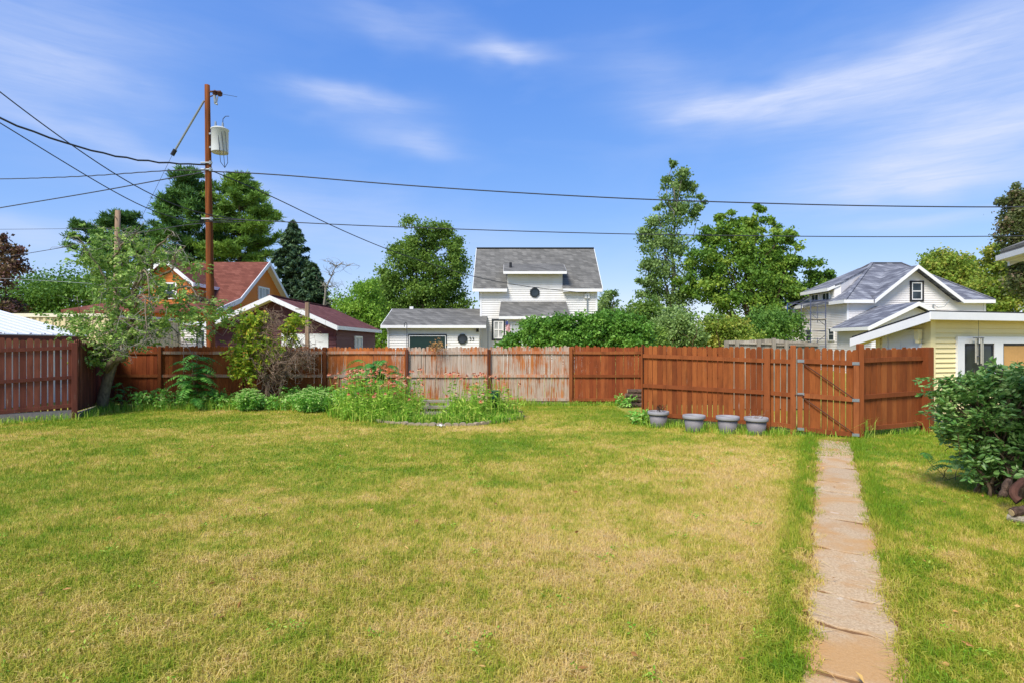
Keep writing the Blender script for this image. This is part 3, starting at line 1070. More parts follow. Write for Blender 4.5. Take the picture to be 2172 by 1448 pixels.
# garage wing
WY, WE = 35.6, 35.2
fw_ = FRONT(WY)
wa, wb = gx(822, WY), gx(1016, WY)
wall(H1, fw_, [(wa, 0), (wb, 0), (wb, 2.95), (wa, 2.95)], MT['white_siding'], .145)
wall(H1, Fr((wa, 0), (0, 1), (-1, 0)), [(WY, 0), (41.6, 0), (41.6, 2.95), (38.6, 4.1), (WY, 2.95)], MT['white_siding'], .145)
wall(H1, Fr((wb, 0), (0, 1), (1, 0)), [(WY, 0), (D - .02, 0), (D - .02, 3.4), (WY, 2.95)], MT['white_siding'], .145)
we, wf = gx(808, WE), gx(1031, WE)
zw = lambda y: 2.95 + (4.18 - 2.95) * (y - WE) / (38.6 - WE)
slab(H1, 'garage_roof', [(we, WE, 2.95), (wf, WE, 2.95), (wf, D - .03, zw(D - .03)), (XL - .04, D - .03, zw(D - .03)), (XL - .04, 38.6, 4.18), (we, 38.6, 4.18)], .10, MT['shingle_grey'])
slab(H1, 'garage_roof', [(we, 38.6, 4.178), (XL - .04, 38.6, 4.178), (XL - .04, 42.0, 2.95), (we, 42.0, 2.95)], .10, MT['shingle_grey'])
board(H1, 'fascia', (we, WE - .02, 2.87), (wf, WE - .02, 2.87), .035, .18, MT['white_trim'])
board(H1, 'rake_board', (we - .018, WE, 2.86), (we - .018, 38.6, 4.09), .03, .17, MT['white_trim'])
mb = MB()
x = gx(822, WE)
mb.tube([(x - .05, WE + .0, 2.78), (x - .03, WE + .2, 2.55), (x - .04, WY - .06, 2.4), (x - .04, WY - .06, .1)], .045, 8)
obj('downspout', mb, MT['white_trim'], H1)
m = MB()
a, b = gx(866, WY), gx(948, WY)
fw_.box(m, a, b, 0.02, gz(709, WY), 0, .05)
gd = obj('garage_door', m, MT['dark_frame'], H1)
m = MB(); fw_.box(m, a + .1, b - .1, 0.05, gz(709, WY) - .13, .051, .058)
obj('door_panel', m, MT['door_green'], gd)
m = MB()
for uu in ((a + .06, a + .1), (b - .1, b - .06)):
    fw_.box(m, uu[0], uu[1], .05, gz(709, WY) - .08, .051, .075)
fw_.box(m, a + .06, b - .06, gz(709, WY) - .125, gz(709, WY) - .08, .052, .077)
obj('door_trim', m, MT['white_trim'], gd)
octagon(H1, fw_, gx(981, WY), gz(719, WY), .32, MT['dark_frame'], MT['glass'])
# house number 33
cu = bpy.data.curves.new('house_number', 'FONT')
cu.body = '33'
cu.size = .34
cu.extrude = .012
tmp = bpy.data.objects.new('house_number_curve', cu)
COL.objects.link(tmp)
bpy.context.view_layer.update()
me = bpy.data.meshes.new_from_object(tmp.evaluated_get(bpy.context.evaluated_depsgraph_get()))
bpy.data.objects.remove(tmp)
me.materials.append(MT['dark_frame'])
o = bpy.data.objects.new('house_number', me)
COL.objects.link(o)
o.parent = H1
o.location = np.array([gx(995, WY), WY - .035, gz(723, WY)]) - WLOC[H1.name]
o.rotation_euler = (R(90), 0, 0)
mb = MB(); x = gx(1013, WY)
mb.box(x - .08, x + .08, WY - .2, WY - .02, 2.55, 2.75)
obj('wall_lamp', mb, MT['black'], H1)
mb = MB(); x = gx(873, 38.6)
mb.box(x - .12, x + .12, 38.5, 38.7, 4.15, 4.32)
obj('roof_vent', mb, MT['white_trim'], H1)

# flag on the porch
fl = thing('flag', 'small striped red and white flag hanging beside the porch window', 'flag', (gx(1077, 35.1), 35.1, 2.0))
mb = MB(); x = gx(1077, 35.1)
mb.tube([(x - .05, 35.2, 2.0), (x, 35.05, 3.25)], .015, 6)
obj('staff', mb, MT['white_trim'], fl)
mred = m_plain('flag_red', lin(200, 66, 70), .8, .1)
mwht = m_plain('flag_white', lin(240, 232, 228), .8, .05)
mblu = m_plain('flag_blue', lin(60, 70, 120), .8, .1)
for i in range(7):
    mb = MB()
    pts = []
    for k in range(6):
        z = 3.0 - k * .18
        sway = .04 * math.sin(k * 1.3 + i)
        pts.append((x - .12 + i * .034 + .02 * k * .4, 35.03 + sway, z))
    P = np.array(pts)
    v = np.vstack([P, P + np.array([.034, 0.012, 0])])
    mb.add(v, [(j, j + 6, j + 7, j + 1) for j in range(5)])
    obj('stripe', mb, mred if i % 2 == 0 else mwht, fl)
mb = MB(); mb.box(x - .13, x + .02, 35.0, 35.012, 2.98, 3.2)
obj('canton', mb, mblu, fl)

# ---- maroon garage (left middle) ---------------------------------
H2 = thing('garage', 'maroon wooden garage with brown gable roof and white fascia behind the fence', 'garage', (-10.9, 29.9, 0))
gy0, gy1, gxl, gxr, gxc = 26.2, 33.6, -13.7, -8.1, -10.88
f = FRONT(gy0)
wall(H2, f, [(gxl, 0), (gxr, 0), (gxr, 2.66), (gxc, 3.86), (gxl, 2.66)], MT['purple_board'], .2)
wall(H2, Fr((gxr, 0), (0, 1), (1, 0)), [(gy0, 0), (gy1, 0), (gy1, 2.66), (gy0, 2.66)], MT['purple_board'], .2)
wall(H2, Fr((gxl, 0), (0, 1), (-1, 0)), [(gy0, 0), (gy1, 0), (gy1, 2.66), (gy0, 2.66)], MT['purple_board'], .2)
ry0, ry1 = 25.55, 34.1
for s, xe in ((1, -7.83), (-1, -13.93)):
    slab(H2, 'roof', [(gxc, ry0, 3.98), (xe, ry0, 2.62), (xe, ry1, 2.62), (gxc, ry1, 3.98)], .11, MT['shingle_maroon'])
    board(H2, 'fascia', (xe + s * .018, ry0, 2.54), (xe + s * .018, ry1, 2.54), .03, .17, MT['white_trim'])
    board(H2, 'rake_board', (gxc, ry0 - .018, 3.885), (xe, ry0 - .018, 2.525), .035, .22, MT['white_trim'])
    m = MB(); m.prism([(gxc, ry0 + .01, 3.85), (xe, ry0 + .01, 2.49), (xe, gy0, 2.49), (gxc, gy0, 3.85)], (0, 0, -.015))
    obj('soffit', m, MT['white_trim'], H2)
board(H2, 'ridge_cap', (gxc, ry0, 4.0), (gxc, ry1, 4.0), .2, .05, MT['shingle_maroon'])
m = MB(); f.box(m, gx(598, gy0), gx(697, gy0), .02, gz(708, gy0), 0, .06)
o = obj('garage_door', m, MT['white_trim'], H2)
window(H2, Fr((gxr, 0), (0, 1), (1, 0)), 29.15, 30.55, 1.2, 2.22, MT['white_trim'], MT['glass_pale'], .09, .06, False, 1)

# ---- orange house -------------------------------------------------
H3 = thing('house', 'orange wooden house with steep brown shingle roof behind the pole', 'house', (-21, 39, 0))
gxw = -17.4
prof = [(32.7, 3.77), (35.6, 4.62), (39.9, 7.53), (44.2, 4.62), (47.1, 3.77)]
fg = Fr((gxw, 0), (0, 1), (1, 0))
wall(H3, fg, [(33.2, 0), (46.6, 0), (46.6, 3.75), (44.2, 4.45), (39.9, 7.36), (35.6, 4.45), (33.2, 3.75)], MT['orange_board'], .24, True, .03)
wall(H3, FRONT(33.2), [(-25.4, 0), (gxw, 0), (gxw, 3.75), (-25.4, 3.75)], MT['orange_board'], .24)
window(H3, fg, 38.9, 40.65, 4.85, 5.75, MT['white_trim'], MT['glass_pale'], .1, .08, False, 2)
xe = -17.0
xrl = -22.2
slab(H3, 'roof', [(xe, 35.6, 4.62), (xe, 39.9, 7.53), (xrl, 39.9, 7.53), (-23.8, 35.6, 4.62)], .14, MT['shingle_brown'])
slab(H3, 'roof', [(xe, 32.7, 3.77), (xe, 35.6, 4.618), (-23.8, 35.6, 4.618), (-25.9, 32.7, 3.77)], .14, MT['shingle_brown'])
slab(H3, 'roof', [(xe, 39.9, 7.528), (xe, 44.2, 4.62), (-23.8, 44.2, 4.62), (xrl, 39.9, 7.528)], .14, MT['shingle_brown'])
slab(H3, 'roof', [(xe, 44.2, 4.618), (xe, 47.1, 3.77), (-25.9, 47.1, 3.77), (-23.8, 44.2, 4.618)], .14, MT['shingle_brown'])
slab(H3, 'roof', [(xrl, 39.9, 7.525), (-23.8, 35.6, 4.616), (-23.8, 44.2, 4.616)], .14, MT['shingle_brown'])
slab(H3, 'roof', [(-23.8, 35.6, 4.614), (-25.9, 32.7, 3.768), (-25.9, 47.1, 3.768), (-23.8, 44.2, 4.614)], .14, MT['shingle_brown'])
for i in range(4):
    (y0, z0), (y1, z1) = prof[i], prof[i + 1]
    board(H3, 'rake_board', (xe + .02, y0, z0 - .11), (xe + .02, y1, z1 - .11), .05, .30, MT['white_trim'])
    m = MB(); m.prism([(xe, y0, z0 - .16), (xe, y1, z1 - .16), (gxw, y1, z1 - .16), (gxw, y0, z0 - .16)], (0, 0, -.02))
    obj('soffit', m, MT['white_trim'], H3)
board(H3, 'fascia', (-25.9, 32.68, 3.68), (xe, 32.68, 3.68), .04, .18, MT['shingle_brown'])
# gable dormer on the front slope
dy = 34.3
dc, hw = gx(357, dy), 1.75
fd = FRONT(dy)
wall(H3, fd, [(dc - 1.45, 4.1), (dc + 1.45, 4.1), (dc + 1.45, 5.55), (dc, 6.75), (dc - 1.45, 5.55)], MT['orange_board'], .24, True, .03)
wall(H3, Fr((dc + 1.45, 0), (0, 1), (1, 0)), [(dy, 4.1), (36.6, 4.7), (36.6, 5.5), (dy, 5.5)], MT['orange_board'], .24)
window(H3, fd, dc - .55, dc + .55, 4.5, 5.5, MT['white_trim'], MT['glass'], .1, .08)
for s in (1, -1):
    slab(H3, 'dormer_roof', [(dc, dy - .5, 6.93), (dc + s * 1.8, dy - .5, 5.42), (dc + s * 1.8, 37.2, 5.42), (dc, 39.0, 6.93)], .12, MT['shingle_brown'])
    board(H3, 'rake_board', (dc, dy - .52, 6.82), (dc + s * 1.8, dy - .52, 5.31), .04, .26, MT['white_trim'])
    board(H3, 'fascia', (dc + s * 1.82, dy - .5, 5.34), (dc + s * 1.82, 36.8, 5.34), .04, .2, MT['white_trim'])

# ---- low white annex left of the maroon garage --------------------
H4 = thing('shed', 'low white-sided shed right behind the tall utility pole', 'shed', (-16.0, 30.6, 0))
wall(H4, FRONT(30.0), [(gx(383, 30), 0), (gx(499, 30), 0), (gx(499, 30), 2.75), (gx(383, 30), 2.75)], MT['white_siding'], .13)
wall(H4, Fr((gx(499, 30), 0), (0, 1), (1, 0)), [(30, 0), (31.6, 0), (31.6, 2.75), (30, 2.75)], MT['white_siding'], .13)
slab(H4, 'roof', [(gx(383, 30) - .1, 29.8, 2.92), (gx(499, 30) + .1, 29.8, 2.92), (gx(499, 30) + .1, 31.8, 3.05), (gx(383, 30) - .1, 31.8, 3.05)], .14, MT['white_trim'])
window(H4, FRONT(30.0), gx(418, 30), gx(432, 30), 1.3, gz(700, 30), MT['dark_frame'], MT['glass_pale'], .04, .05, True)

# ---- cream container ---------------------------------------------
H5 = thing('storage_container', 'cream corrugated metal storage container behind the fence on the left', 'container', (-19.2, 26.6, 0))
cx0, cx1, cy, cyb = -21.6, gx(231, 24), 24.0, 29.2
mrail = m_plain('container_rail', lin(236, 226, 196), .5, .05)
FC, SC = FRONT(cy), Fr((cx1, 0), (0, 1), (1, 0))
for fr5, a5, b5 in ((FC, cx0, cx1), (SC, cy, cyb)):
    m = MB()
    P = []; x = a5 + .12; o_ = 0; i = 0
    while x < b5 - .12:
        P.append((x, o_)); w, nx = ((.10, 0), (.04, 1), (.10, 1), (.04, 0))[i % 4]; o_ = nx; x += w; i += 1
    k = len(P)
    m.add([fr5.p(x, z, -.02 - .05 * o) for z in (.15, 2.95) for x, o in P], [(j, j + 1, k + j + 1, k + j) for j in range(k - 1)])
    obj('corrugated_wall', m, MT['cream_metal'], H5)
    for z0, z1, mm in ((2.95, 3.10, mrail), (0, .15, MT['cream_metal'])):
        m = MB(); fr5.box(m, a5 + .13, b5 - .13, z0, z1, -.08, .02); obj('rail', m, mm, H5)
for x, y in ((cx0 + .065, cy + .065), (cx1 - .065, cy + .065), (cx1 - .065, cyb - .065)):
    m = MB(); m.box(x - .065, x + .065, y - .065, y + .065, 0, 3.11); obj('corner_post', m, MT['cream_metal'], H5)
m = MB(); m.box(cx0 + .02, cx1 - .10, cy + .10, cyb - .02, .05, 3.05)
obj('body', m, MT['cream_metal'], H5)

# ---- white metal roofed shed at far left --------------------------
H6 = thing('shed', 'shed with white ribbed metal roof and dark red eave beyond the left fence', 'shed', (-17, 15.5, 0))
ex = -14.2
ey0, ey1 = 9.0, 19.0
rx, rz2 = -18.4, 3.32
slab(H6, 'roof', [(ex, ey0, 2.11), (ex, ey1, 2.11), (rx, ey1, rz2), (rx, ey0, rz2)], .03, MT['white_metal'])
slab(H6, 'roof', [(rx, ey0, rz2 - .002), (rx, ey1, rz2 - .002), (-22.6, ey1, 2.11), (-22.6, ey0, 2.11)], .03, MT['white_metal'])
for i in range(24):
    y = ey0 + .2 + i * .42
    board(H6, 'roof_rib', (ex, y, 2.125), (rx, y, rz2 + .015), .03, .03, MT['white_metal'])
for i in range(40):
    if i % 2 == 0:
        continue
    y = ey0 + .12 + i * .25
    m = MB(); m.tube([(ex - .06, y, 2.12), (ex - .06, y, 2.155)], .016, 6)
    obj('roof_screw', m, MT['black'], H6)
mdr = m_plain('dark_red_paint', lin(96, 44, 36), .6, .15)
board(H6, 'fascia', (ex - .02, ey0, 2.0), (ex - .02, ey1, 2.0), .03, .15, mdr)
m = MB(); m.box(-22.2, ex - .3, ey0 + .3, ey1 - .3, 0, 2.12)
obj('wall', m, MT['white_siding'], H6)
m = MB(); m.prism([(ex - .3, ey1 - .32, 2.1), (rx, ey1 - .32, rz2 - .06), (-22.2, ey1 - .32, 2.1)], (0, .02, 0))
obj('gable', m, mdr, H6)

# ---- right white house -------------------------------------------
H7 = thing('house', 'large white house with slate grey hip roof and front gable on the right', 'house', (26, 41, 0))
hx0, hx1, hy0, hy1 = gx(1798, 37), gx(2088, 37), 37.0, 45.0
f = FRONT(hy0)
fl_ = Fr((hx0, 0), (0, 1), (-1, 0))
wall(H7, f, [(hx0, 0), (hx1, 0), (hx1, 4.62), (hx0, 4.62)], MT['pink_siding'], .115)
wall(H7, Fr((0, hy0 - .003), (1, 0), (0, -1)), [(23.4, 4.5), (28.85, 4.5), (26.04, 6.72)], MT['pink_siding'], .115)
wall(H7, fl_, [(hy0, 0), (43.6, 0), (43.6, 4.6), (hy0, 4.6)], MT['pink_siding'], .115)
wall(H7, Fr((hx0 - .003, 0), (0, 1), (-1, 0)), [(38.52, 4.55), (41.8, 4.55), (41.8, 5.62), (38.52, 5.62)], MT['pink_siding'], .115)
wall(H7, Fr((hx1, 0), (0, 1), (1, 0)), [(hy0, 0), (hy1, 0), (hy1, 4.6), (hy0, 4.6)], MT['pink_siding'], .115)
e0, e1, f0, f1, EZ = hx0 - .42, hx1 + .36, 36.6, 45.4, 4.64
ra, rb, ryy, rzz = 25.95, 28.06, 41.0, 7.62
zf7 = EZ + (rzz - EZ) * (37.06 - f0) / (ryy - f0)
slab(H7, 'roof', [(e0, f0, EZ), (23.3, f0, EZ), (23.3, 37.06, zf7), (28.93, 37.06, zf7), (28.93, f0, EZ), (e1, f0, EZ), (rb, ryy, rzz), (ra, ryy, rzz)], .12, MT['shingle_slate'])
slab(H7, 'roof', [(e1, f0, EZ), (e1, f1, EZ), (rb, ryy, rzz)], .12, MT['shingle_slate'])
slab(H7, 'roof', [(e0, f1, EZ), (e0, f0, EZ), (ra, ryy, rzz)], .12, MT['shingle_slate'])
slab(H7, 'roof', [(e1, f1, EZ), (e0, f1, EZ), (ra, ryy, rzz), (rb, ryy, rzz)], .12, MT['shingle_slate'])
for a, b in (((ra, ryy), (rb, ryy)),):
    board(H7, 'ridge_cap', (*a, rzz + .02), (*b, rzz + .02), .22, .05, MT['shingle_slate'])
for cx, cy_, rx_ in ((e0, f0, ra), (e1, f0, rb), (e0, f1, ra)):
    board(H7, 'hip_cap', (cx, cy_, EZ + .03), (rx_, ryy, rzz + .03), .2, .05, MT['shingle_slate'])
board(H7, 'fascia', (e0, f0 - .02, EZ - .11), (23.35, f0 - .02, EZ - .11), .035, .22, MT['white_trim'])
board(H7, 'fascia', (28.9, f0 - .02, EZ - .11), (e1, f0 - .02, EZ - .11), .035, .22, MT['white_trim'])
board(H7, 'fascia', (e0 - .02, f0, EZ - .11), (e0 - .02, 38.4, EZ - .11), .035, .22, MT['white_trim'])
board(H7, 'fascia', (e0 - .02, 41.9, EZ - .11), (e0 - .02, f1, EZ - .11), .035, .22, MT['white_trim'])
board(H7, 'fascia', (e1 + .02, f0, EZ - .11), (e1 + .02, f1, EZ - .11), .035, .22, MT['white_trim'])
m = MB(); m.box(e0 + .02, hx0 - .02, f0 + .02, f1 - .1, EZ - .16, EZ - .14); obj('soffit', m, MT['white_trim'], H7)
for a7, b7 in ((hx0 - .02, 23.3), (28.93, e1 - .02)):
    m = MB(); m.box(a7, b7, f0 + .02, hy0, EZ - .165, EZ - .145); obj('soffit', m, MT['white_trim'], H7)
# front gable
gp, gzp = 26.04, 6.86
for s, xb in ((-1, 23.25), (1, 28.98)):
    slab(H7, 'gable_roof', [(gp, 36.45, gzp), (xb, 36.45, EZ - .02), (xb, 36.9, EZ - .02), (gp, 39.95, gzp)], .11, MT['shingle_slate'])
    board(H7, 'rake_board', (gp, 36.43, gzp - .11), (xb, 36.43, EZ - .13), .04, .24, MT['white_trim'])
window(H7, FRONT(hy0 - .003), gx(1929, 37), gx(1958, 37), gz(640, 37), gz(596, 37), MT['black'], MT['glass'], .11, .08, True, 0, MT['white_trim'])
# wide shed dormer on the left slope
slab(H7, 'dormer_roof', [(e0 - .05, 38.45, 5.58), (e0 - .05, 42.1, 5.58), (25.6, 42.1, 7.37), (25.6, 40.42, 7.37), (22.2, 38.40, 5.95)], .11, MT['shingle_slate'])
board(H7, 'fascia', (e0 - .07, 38.45, 5.47), (e0 - .07, 42.1, 5.47), .035, .22, MT['white_trim'])
board(H7, 'rake_board', (e0 - .05, 38.43, 5.47), (22.2, 38.45, 5.83), .035, .2, MT['white_trim'])
m = MB(); m.prism([(hx0, 38.5, 4.85), (hx0, 38.5, 5.60), (22.2, 38.5, 5.83), (22.2, 38.5, 5.05)], (0, .05, 0)); m.prism([(22.2, 38.5, 5.83), (22.2, 38.5, 5.05), (25.55, 40.5, 7.25), (25.55, 40.5, 7.29)], (.03, -.05, 0)); obj('dormer_cheek', m, MT['pink_siding'], H7)
fl2 = Fr((hx0 - .003, 0), (0, 1), (-1, 0))
for a, b in ((39.0, 39.95), (40.4, 41.4)):
    window(H7, fl2, a, b, 4.62, 5.36, MT['white_trim'], MT['glass'], .07, .06, False, 1)
window(H7, fl_, 38.45, 39.2, 2.02, 2.88, MT['white_trim'], MT['glass'], .06, .06)
window(H7, fl_, 41.4, 42.2, 2.0, 2.88, MT['white_trim'], MT['glass'], .06, .06)
for fr_, u in ((f, hx0), (f, hx1)):
    m = MB(); fr_.box(m, u - .07, u + .07, 0, 4.5, -.02, .045); obj('corner_board', m, MT['white_trim'], H7)
# entry porch gable
py0 = 33.0
fpz = FRONT(33.45)
wall(H7, fpz, [(21.15, 0), (26.1, 0), (26.1, 2.85), (23.6, 4.02), (21.15, 2.85)], MT['pink_siding'], .115)
wall(H7, Fr((21.15, 0), (0, 1), (-1, 0)), [(33.45, 0), (36.98, 0), (36.98, 2.85), (33.45, 2.85)], MT['pink_siding'], .115)
for s, xb in ((-1, 20.68), (1, 26.5)):
    slab(H7, 'porch_roof', [(23.6, py0, 4.24), (xb, py0, 2.80), (xb, 36.97, 2.80), (23.6, 36.97, 4.24)], .11, MT['shingle_slate'])
    board(H7, 'rake_board', (23.6, py0 - .02, 4.13), (xb, py0 - .02, 2.69), .04, .24, MT['white_trim'])
    board(H7, 'fascia', (xb + s * .02, py0, 2.70), (xb + s * .02, 36.9, 2.70), .035, .2, MT['white_trim'])
# service mast on the gable wall
m = MB(); x = gx(1977, 37)
m.tube([(x, 36.9, 3.6), (x, 36.9, 4.38)], .04, 8)
m.tube([(x, 36.9, 4.36), (x + .2, 36.75, 4.15), (x + .5, 36.6, 4.2), (x + .75, 36.5, 4.6)], .022, 6)
obj('service_mast', m, MT['steel'], H7)
# rear wing
fw2 = Fr((21.3, 0), (0, 1), (-1, 0))
wall(H7, fw2, [(43.6, 0), (46.2, 0), (46.2, 4.5), (43.6, 4.5)], MT['pink_siding'], .115)
wall(H7, FRONT(43.55), [(21.3, 0), (hx0, 0), (hx0, 4.5), (21.3, 4.5)], MT['pink_siding'], .115)
slab(H7, 'wing_roof', [(20.7, 42.9, 4.6), (20.7, 46.5, 4.6), (24, 46.5, 6.2), (24, 42.9, 6.2)], .11, MT['shingle_slate'])
board(H7, 'fascia', (20.68, 42.9, 4.5), (20.68, 46.5, 4.5), .035, .2, MT['white_trim'])
slab(H7, 'wing_roof', [(20.0, 43.6, 3.15), (20.0, 46.4, 3.15), (21.28, 46.4, 3.45), (21.28, 43.6, 3.45)], .11, MT['shingle_slate'])
board(H7, 'fascia', (19.98, 43.6, 3.07), (19.98, 46.4, 3.07), .035, .16, MT['white_trim'])
wall(H7, Fr((20.5, 0), (0, 1), (-1, 0)), [(43.8, 0), (46.2, 0), (46.2, 3.1), (43.8, 3.1)], MT['pink_siding'], .115)
wall(H7, FRONT(43.8), [(20.5, 0), (21.27, 0), (21.27, 3.1), (20.5, 3.1)], MT['pink_siding'], .115)
window(H7, FRONT(43.8), 20.62, 21.1, 1.9, 2.55, MT['scaff_blue'], MT['glass'], .05, .05, False)

# scaffolding
S = thing('scaffolding', 'steel tube scaffolding standing against the white house on the right', 'scaffolding', (20.5, 39.5, 0))
fys = (38.0, 41.2); fxs = (19.95, 20.95)
for y in fys:
    for x in fxs:
        m = MB(); m.tube([(x, y, 0), (x, y, 4.72)], .032, 6)
        obj('standard', m, MT['scaff_blue'] if (y > 40 and x < 20.5) else MT['scaff'], S)
    for z in (.6, 1.1, 1.7, 2.15, 2.65, 3.4, 3.9, 4.3, 4.70):
        m = MB(); m.tube([(fxs[0], y, z), (fxs[1], y, z)], .022, 6)
        obj('rung', m, MT['scaff'], S)
    for z0 in (1.0, 3.2):
        m = MB(); m.tube([(fxs[0] + .45, y, z0), (fxs[0] + .45, y, z0 + 1.2)], .02, 6)
        obj('rung', m, MT['scaff'], S)
for x in fxs:
    for za, zb in ((1.0, 2.4), (2.4, 1.0), (3.0, 4.6)):
        m = MB(); m.tube([(x, fys[0], za), (x, fys[1], zb)], .016, 6)
        obj('brace', m, MT['scaff'], S)
    for z in (2.65, 4.70):
        m = MB(); m.tube([(x, fys[0], z + .03), (x, fys[1], z + .03)], .022, 6)
        obj('ledger', m, MT['scaff'], S)
m = MB(); m.box(fxs[0] + .05, fxs[1] - .05, fys[0] - .2, fys[1] + .2, 3.42, 3.47)
obj('deck_plank', m, MT['plank'], S)

# ---- yellow garage ------------------------------------------------
H8 = thing('garage', 'pale yellow clapboard garage with white fascia at the right, behind the bush', 'garage', (11, 13.5, 0))
UC = np.array([.96, .28]); UC /= np.linalg.norm(UC)
C0 = np.array([9.32, 12.7])
fR = Fr(C0, UC, (UC[1], -UC[0]))
VC = np.array([-UC[1], UC[0]])
fL = Fr(C0, VC, (-UC[0], -UC[1]))
wall(H8, fR, [(.1, .12), (6.4, .12), (6.4, 2.36), (.1, 2.36)], MT['cream_siding'], .109, True, .032)
wall(H8, fL, [(.1, .12), (1.24, .12), (1.24, 2.06), (.1, 2.40)], MT['cream_siding'], .109, True, .032)
m = MB()
m.prism([fL.p(-.12, .0, -.004), fL.p(1.3, .0, -.004), fL.p(1.3, .12, -.004), fL.p(-.12, .12, -.004)], -fL.N * .5)
obj('foundation', m, MT['kerb'], H8)
m = MB()
fR.box(m, -.02, .12, .1, 2.38, -.10, .045)
obj('corner_board', m, MT['cream_siding'], H8)
m = MB()
fL.box(m, 1.2, 1.32, .1, 2.06, -.1, .03)
obj('corner_board', m, MT['cream_siding'], H8)
# shed roof, high side towards the yard
def rp(u, v, z):
    q = C0 + UC * u + VC * v
    return (q[0], q[1], z)
slab(H8, 'roof', [rp(-.38, -.30, 2.56), rp(6.8, -.30, 2.56), rp(6.8, 1.68, 2.02), rp(-.38, 1.68, 2.02)], .05, MT['black'])
board(H8, 'fascia', rp(-.40, -.325, 2.445), rp(6.8, -.325, 2.445), .03, .17, MT['white_trim'])
board(H8, 'rake_board', rp(-.405, -.32, 2.42), rp(-.405, 1.70, 1.87), .03, .19, MT['white_trim'])
m = MB(); m.prism([rp(-.38, -.30, 2.37), rp(6.8, -.30, 2.37), rp(6.8, 0.0, 2.37), rp(-.38, 0, 2.37)], (0, 0, -.012)); obj('soffit', m, MT['cream_siding'], H8)
m = MB(); m.prism([rp(-.38, 0, 2.36), rp(-.01, 0, 2.36), rp(-.01, 1.68, 1.82), rp(-.38, 1.68, 1.82)], (0, 0, -.012)); obj('soffit', m, MT['cream_siding'], H8)
m = MB(); m.box(0, .01, 0, .01, 0, .01)
# door in the left wall
m = MB()
for a in ((.16, .27, .1, 2.16), (.98, 1.12, .1, 2.16), (.27, .98, 2.04, 2.16)):
    fL.box(m, *a, 0, .055)
dd = obj('door_frame', m, MT['white_trim'], H8)
m = MB(); fL.box(m, .272, .978, .1, 2.038, -.0, .036)
obj('door', m, MT['white_trim'], dd)
m = MB()
for a in ((.34, .60, 1.2, 1.9), (.66, .92, 1.2, 1.9), (.34, .60, .3, 1.05), (.66, .92, .3, 1.05)):
    fL.box(m, *a, .037, .044)
obj('door_panel', m, MT['white_trim'], dd)
m = MB(); fL.box(m, .13, .23, 1.94, 2.16, .046, .16); fL.box(m, .15, .21, 1.86, 1.94, .05, .15)
obj('wall_lamp', m, MT['cream_siding'], H8)
# window bank
m = MB()
for a in ((.755, .97, .85, 2.0), (1.91, 2.19, .85, 2.0), (3.13, 3.4, .85, 2.0), (.97, 1.91, 1.85, 2.0), (2.19, 3.13, 1.85, 2.0), (.97, 1.91, .85, .95), (2.19, 3.13, .85, .95)):
    fR.box(m, *a, 0, .07)
wt_ = obj('window_trim', m, MT['white_trim'], H8)
for a, b, mm in ((.97, 1.91, 'glass'), (2.19, 3.13, 'plywood')):
    m = MB(); fR.box(m, a, b, .95, 1.85, 0, .038)
    obj('pane', m, MT[mm], wt_)
    m = MB()
    for q in ((a, a + .05, .95, 1.85), (b - .05, b, .95, 1.85), (a + .05, b - .05, 1.80, 1.85)):
        fR.box(m, *q, .039, .050)
    obj('sash', m, MT['black'], wt_)

# wind chime under the eave
wc = thing('wind_chime', 'wind chime with four pale metal tubes hanging before the garage window', 'wind chime', tuple(fR.p(1.2, 1.3, .2)))
m = MB()
c = fR.p(1.18, 0, .22)
m.tube([c + (0, 0, 2.37), c + (0, 0, 1.98)], .004, 5)
m.tube([c + (0, 0, 1.965), c + (0, 0, 1.98)], .10, 12)
obj('hanger', m, MT['wire'], wc)
for i, (du_, do) in enumerate(((-.085, 0), (-.02, .07), (.045, -.05), (.085, .03))):
    m = MB()
    q = c + fR.U * du_ + fR.N * do
    m.tube([q + np.array((0, 0, 1.96)), q + np.array((0, 0, 1.42 - .02 * i))], .017, 8)
    obj('chime_tube', m, MT['chime'], wc)
m = MB(); m.tube([c + (0, 0, 1.96), c + (0, 0, 1.55)], .004, 5); m.tube([c + (0, 0, 1.55), c + (0, 0, 1.57)], .06, 10)
obj('clapper', m, MT['wire'], wc)

# short dark red board leaning by the garage corner
m = MB()
q = np.array([8.98, 12.15])
m.prism([(q[0] - .05, q[1], 0), (q[0] + .05, q[1], 0), (q[0] + .075, q[1] + .08, 1.5), (q[0] + .05, q[1] + .08, 1.56), (q[0] + .0, q[1] + .08, 1.56), (q[0] - .02, q[1] + .08, 1.5)], (0, .02, 0))
obj('board', m, MT['red'], None, label='dark red board leaning at the corner of the yellow garage', cat='board')

